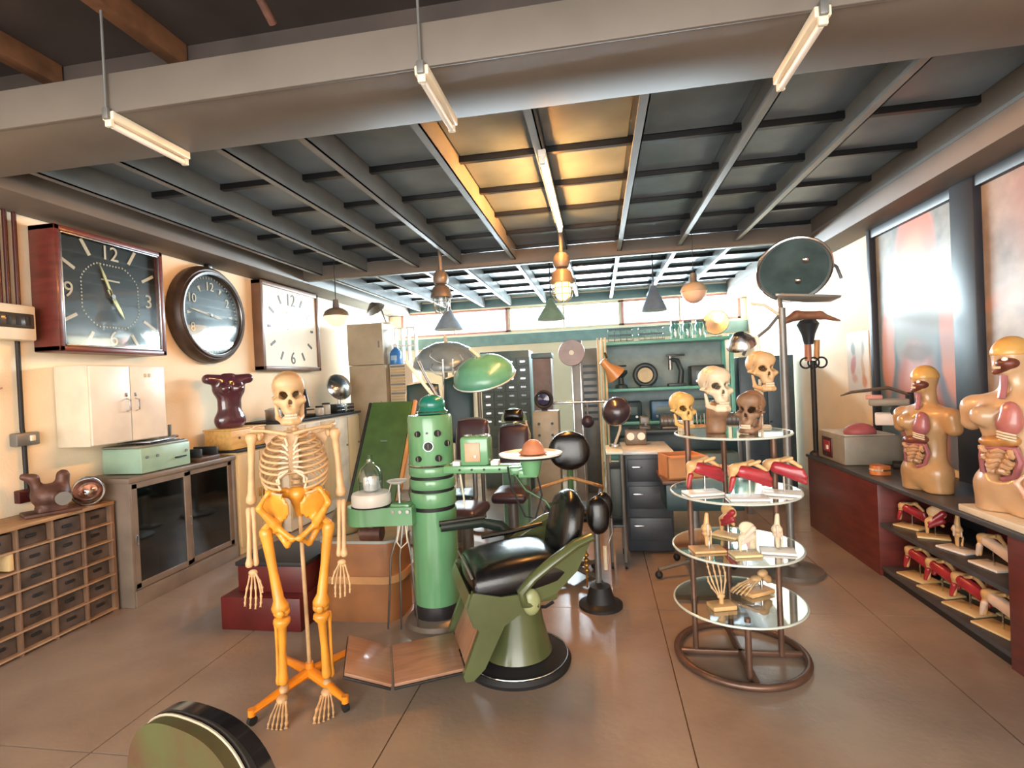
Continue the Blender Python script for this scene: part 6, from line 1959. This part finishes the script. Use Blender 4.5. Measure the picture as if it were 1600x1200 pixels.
o = blob('striped_cloth', lambda P: s_ell(P, (0, 0, 0.03), (0.16, 0.1, 0.05)).clip(-P[..., 2], None), (-0.18, -0.12, -0.01), (0.18, 0.12, 0.1), 0.012, mat('pink_striped_cloth', (232, 206, 206), 0.8, rgb2=(186, 110, 122), scale=20, stretch=(12, 0.2, 0.2)))
o.location = (0.90, 4.26, TT)
tag(o, 'folded pale cloth with pink stripes on the side table', 'cloth')

# ================================================================== BY THE SKELETON
t = thing('red_plinth', 'dark red stepped plinth behind the skeleton', 'plinth', (-2.28, 3.42, 0))
rp = mat('oxblood_paint', (88, 24, 22), 0.4, var=0.12)
G().box((0, 0, 0.11), (0.58, 0.56, 0.22), 0.006).obj('lower_step', rp, t)
G().box((0.03, 0.04, 0.31), (0.50, 0.46, 0.18), 0.006).obj('upper_step', rp, t)
G().box((0.03, 0.04, 0.415), (0.52, 0.48, 0.03), 0.005).obj('black_top', blackmatte, t)
t = thing('steriliser_tub', 'brown rounded steriliser tub with a glass lid beside the dental unit', 'tub', (-1.68, 3.50, 0))
tb = mat('brown_enamel', (142, 92, 54), 0.35, var=0.12, coat=0.2)


def rrect(w, d, r, n=6):
    p = []
    for (cx, cy, a0) in ((w / 2 - r, d / 2 - r, 0), (-w / 2 + r, d / 2 - r, 90), (-w / 2 + r, -d / 2 + r, 180), (w / 2 - r, -d / 2 + r, 270)):
        for k in range(n + 1):
            a = radians(a0 + 90 * k / n)
            p.append((cx + r * cos(a), cy + r * sin(a)))
    return p


G().prism(rrect(0.58, 0.38, 0.12), 0.0, 0.26).obj('lower_body', tb, t)
G().prism(rrect(0.62, 0.40, 0.13), 0.26, 0.31).obj('rim_band', mat('pale_brown_band', (180, 130, 84), 0.4), t)
G().prism(rrect(0.59, 0.38, 0.12), 0.31, 0.53).obj('upper_body', tb, t)
G().prism(rrect(0.60, 0.38, 0.12), 0.53, 0.548).obj('glass_lid', mat('grey_lid_glass', (150, 152, 150), 0.15, coat=0.4), t)
o = blob('plaster_mould', lambda P: smin(s_ell(P, (0, 0, 0.1), (0.11, 0.1, 0.12)), s_ell(P, (-0.06, -0.03, 0.03), (0.09, 0.09, 0.06)), 0.04).clip(-P[..., 2], None), (-0.18, -0.14, -0.02), (0.15, 0.13, 0.24), 0.012, mat('olive_brown_plaster', (128, 110, 74), 0.7, var=0.3, scale=9))
o.location = (-1.82, 3.52, 0.549)
tag(o, 'olive brown plaster lump on the steriliser tub lid', 'plaster')
# round-backed chair in the foreground
t = thing('upholstered_chair', 'round backed chair with brown green floral fabric in a black shell', 'chair', (-1.02, 0.89, 0), -16)
fab = mat('floral_fabric', (70, 70, 30), 0.85, rgb2=(78, 34, 18), scale=5)


def rpl(w, h, n=56, p=2.6):
    q = []
    for k in range(n):
        a = 2 * pi * k / n
        c, s = cos(a), sin(a)
        q.append((w / 2 * math.copysign(abs(c) ** (2 / p), c), h / 2 * math.copysign(abs(s) ** (2 / p), s)))
    return q


G().plate([(x + 0.02, z + 0.625) for x, z in rpl(0.47, 0.46)], 0.19, 0.225).obj('back_shell', mat('black_gloss_shell', (22, 20, 22), 0.15, coat=0.6), t)
G().tube([(x, 0.185, z + 0.63) for x, z in rpl(0.425, 0.425)], 0.0035, 6, closed=True).obj('piping', beige, t)
G().plate([(x, z + 0.63) for x, z in rpl(0.42, 0.42)], 0.155, 0.195).obj('back_cushion', fab, t)
cushion(0.46, 0.44, 0.10, 0.01, fab, 'seat', t, TR((0, -0.02, 0.42)), 12)
G().box((0, -0.02, 0.36), (0.42, 0.40, 0.04), 0.01).obj('seat_pan', black, t)
for x in (-0.18, 0.18):
    for y in (-0.18, 0.16):
        G().cyl((x, y, 0.36), (x * 1.15, y * 1.15, 0.0), 0.014, n=10).obj('leg', chrome, t)
for s in (-1, 1):
    G().tube([(s * 0.12, 0.14, 0.36), (s * 0.12, 0.21, 0.42), (s * 0.12, 0.222, 0.55)], 0.014, 8).obj('back_bracket', black, t)
# instrument with pink parts at the wall by the fuse box
t = thing('coral_model', 'pinkish branching wall model below the fuse box', 'model', (XL, 2.70, 1.45), 90)
cr_ = mat('coral_pink', (206, 150, 130), 0.5)
G().box((0, -0.012, 0.2), (0.12, 0.024, 0.45), 0.006).obj('back_board', ivory, t)
for k in range(6):
    a = radians(20 + 28 * k)
    G().tube([(0, -0.03, 0.18 + 0.03 * k), (0.05 * cos(a), -0.06, 0.2 + 0.035 * k), (0.14 * cos(a) + 0.04, -0.07, 0.24 + 0.04 * k)], [0.014, 0.01, 0.006], 7).obj('branch', cr_, t)

# ================================================================== FURTHER WORKSHOP CLUTTER
t = thing('tool_bench', 'dark steel bench crowded with tools in front of the turquoise shelf', 'bench', (0.98, 6.25, 0))
G().box((0, 0, 0.93), (1.30, 0.42, 0.04), 0.006).obj('top', dk, t)
for x in (-0.6, 0.6):
    for y in (-0.17, 0.17):
        G().box((x, y, 0.455), (0.05, 0.05, 0.91), 0.004).obj('leg', graymetal, t)
G().box((0, 0, 0.40), (1.22, 0.38, 0.03), 0.005).obj('lower_shelf', dk, t)
G().box((0, 0.19, 0.66), (1.22, 0.02, 0.48), 0.004).obj('back_panel', dteal, t)
TB = 0.9505


def b_vise(t):
    G().box((0, 0, 0.02), (0.12, 0.14, 0.04), 0.006).obj('foot', smoke, t)
    G().box((0, 0.04, 0.09), (0.10, 0.06, 0.12), 0.01).obj('fixed_jaw', smoke, t)
    G().box((0, -0.06, 0.09), (0.10, 0.05, 0.11), 0.01).obj('sliding_jaw', graymetal, t)
    G().cyl((0, -0.16, 0.07), (0, 0.04, 0.07), 0.014, n=10).obj('screw', steel, t)
    G().cyl((-0.06, -0.155, 0.07), (0.06, -0.155, 0.07), 0.007, n=8).obj('handle', chrome, t)


def b_motor(t):
    G().cyl((-0.1, 0, 0.085), (0.1, 0, 0.085), 0.075, n=22).obj('housing', graymetal, t)
    G().cyl((0.1, 0, 0.085), (0.16, 0, 0.085), 0.014, n=10).obj('shaft', chrome, t)
    G().box((0, 0, 0.012), (0.18, 0.13, 0.024), 0.005).obj('foot', smoke, t)
    for k in range(4):
        G().torus((0, 0, 0), 0.077, 0.005, 22, 6, M=TR((-0.07 + 0.045 * k, 0, 0.085), ry=90)).obj('cooling_fin', smoke, t)


def b_rack(t):
    G().box((0, 0, 0.02), (0.26, 0.1, 0.04), 0.006).obj('block', wood, t)
    for k in range(6):
        G().cyl((-0.1 + 0.04 * k, 0, 0.03), (-0.1 + 0.04 * k, 0.01 * (k % 3), 0.14 + 0.02 * (k % 3)), 0.009, n=8).obj('pick', chrome, t)


shelf_item('bench_vise', 'grey bench vise on the tool bench', 'vise', (0.50, 6.18, TB), b_vise)
shelf_item('electric_motor', 'ribbed grey electric motor on the tool bench between vise and tool block', 'motor', (0.78, 6.2, TB), b_motor)
shelf_item('tool_block', 'wooden block of chrome picks on the tool bench', 'tool block', (1.10, 6.17, TB), b_rack)
shelf_item('electric_motor', 'ribbed grey electric motor at the end of the tool bench by the dark cupboard', 'motor', (1.42, 6.2, TB), b_motor)
shelf_item('machine_case', 'slate machine case on the lower shelf of the tool bench', 'machine', (0.75, 6.2, 0.4155), b_case(dk))
shelf_item('machine_case', 'grey teal machine case on the lower shelf of the tool bench', 'machine', (1.28, 6.2, 0.4155), b_case(greyteal))
# tall grey panel cabinet beside the x-ray column
t = thing('panel_cabinet', 'tall grey panel cabinet with dark slots beside the x-ray column', 'cabinet', (-0.15, 7.35, 0))
G().box((0, 0, 0.98), (0.34, 0.30, 1.96), 0.008).obj('body', graymetal, t)
for k in range(9):
    G().box((0, -0.152, 1.0 + 0.09 * k), (0.26, 0.008, 0.035), 0.002, seg=1).obj('slot_panel', dk, t)
# laboratory rod stand with clamps
t = thing('clamp_stand', 'chrome laboratory stand with curved clamps behind the dental unit lamp arms', 'stand', (-1.60, 5.48, 0))
G().box((0, 0, 0.015), (0.24, 0.2, 0.03), 0.005).obj('base', smoke, t)
for x in (-0.05, 0.06):
    G().cyl((x, 0, 0.02), (x, 0, 1.84), 0.012, n=8).obj('rod', chrome, t)
for k, (x, z, s) in enumerate(((-0.05, 1.66, -1), (0.06, 1.74, 1), (-0.05, 1.80, -1), (0.06, 1.60, 1))):
    G().tube([(x, 0, z), (x + s * 0.06, -0.03, z + 0.02), (x + s * 0.13, -0.04, z + 0.08), (x + s * 0.10, -0.05, z + 0.14)], 0.008, 7).obj('clamp', steel, t)
t = thing('gauge_block', 'small steel gauge with two white dials on the dark desk', 'gauge', (0.33, 5.18, 0.9105))
G().box((0, 0, 0.07), (0.2, 0.12, 0.14), 0.012).obj('case', smoke, t)
for x in (-0.05, 0.05):
    G().cyl((x, -0.06, 0.085), (x, -0.07, 0.085), 0.036, n=20).obj('dial', plastic_white, t)
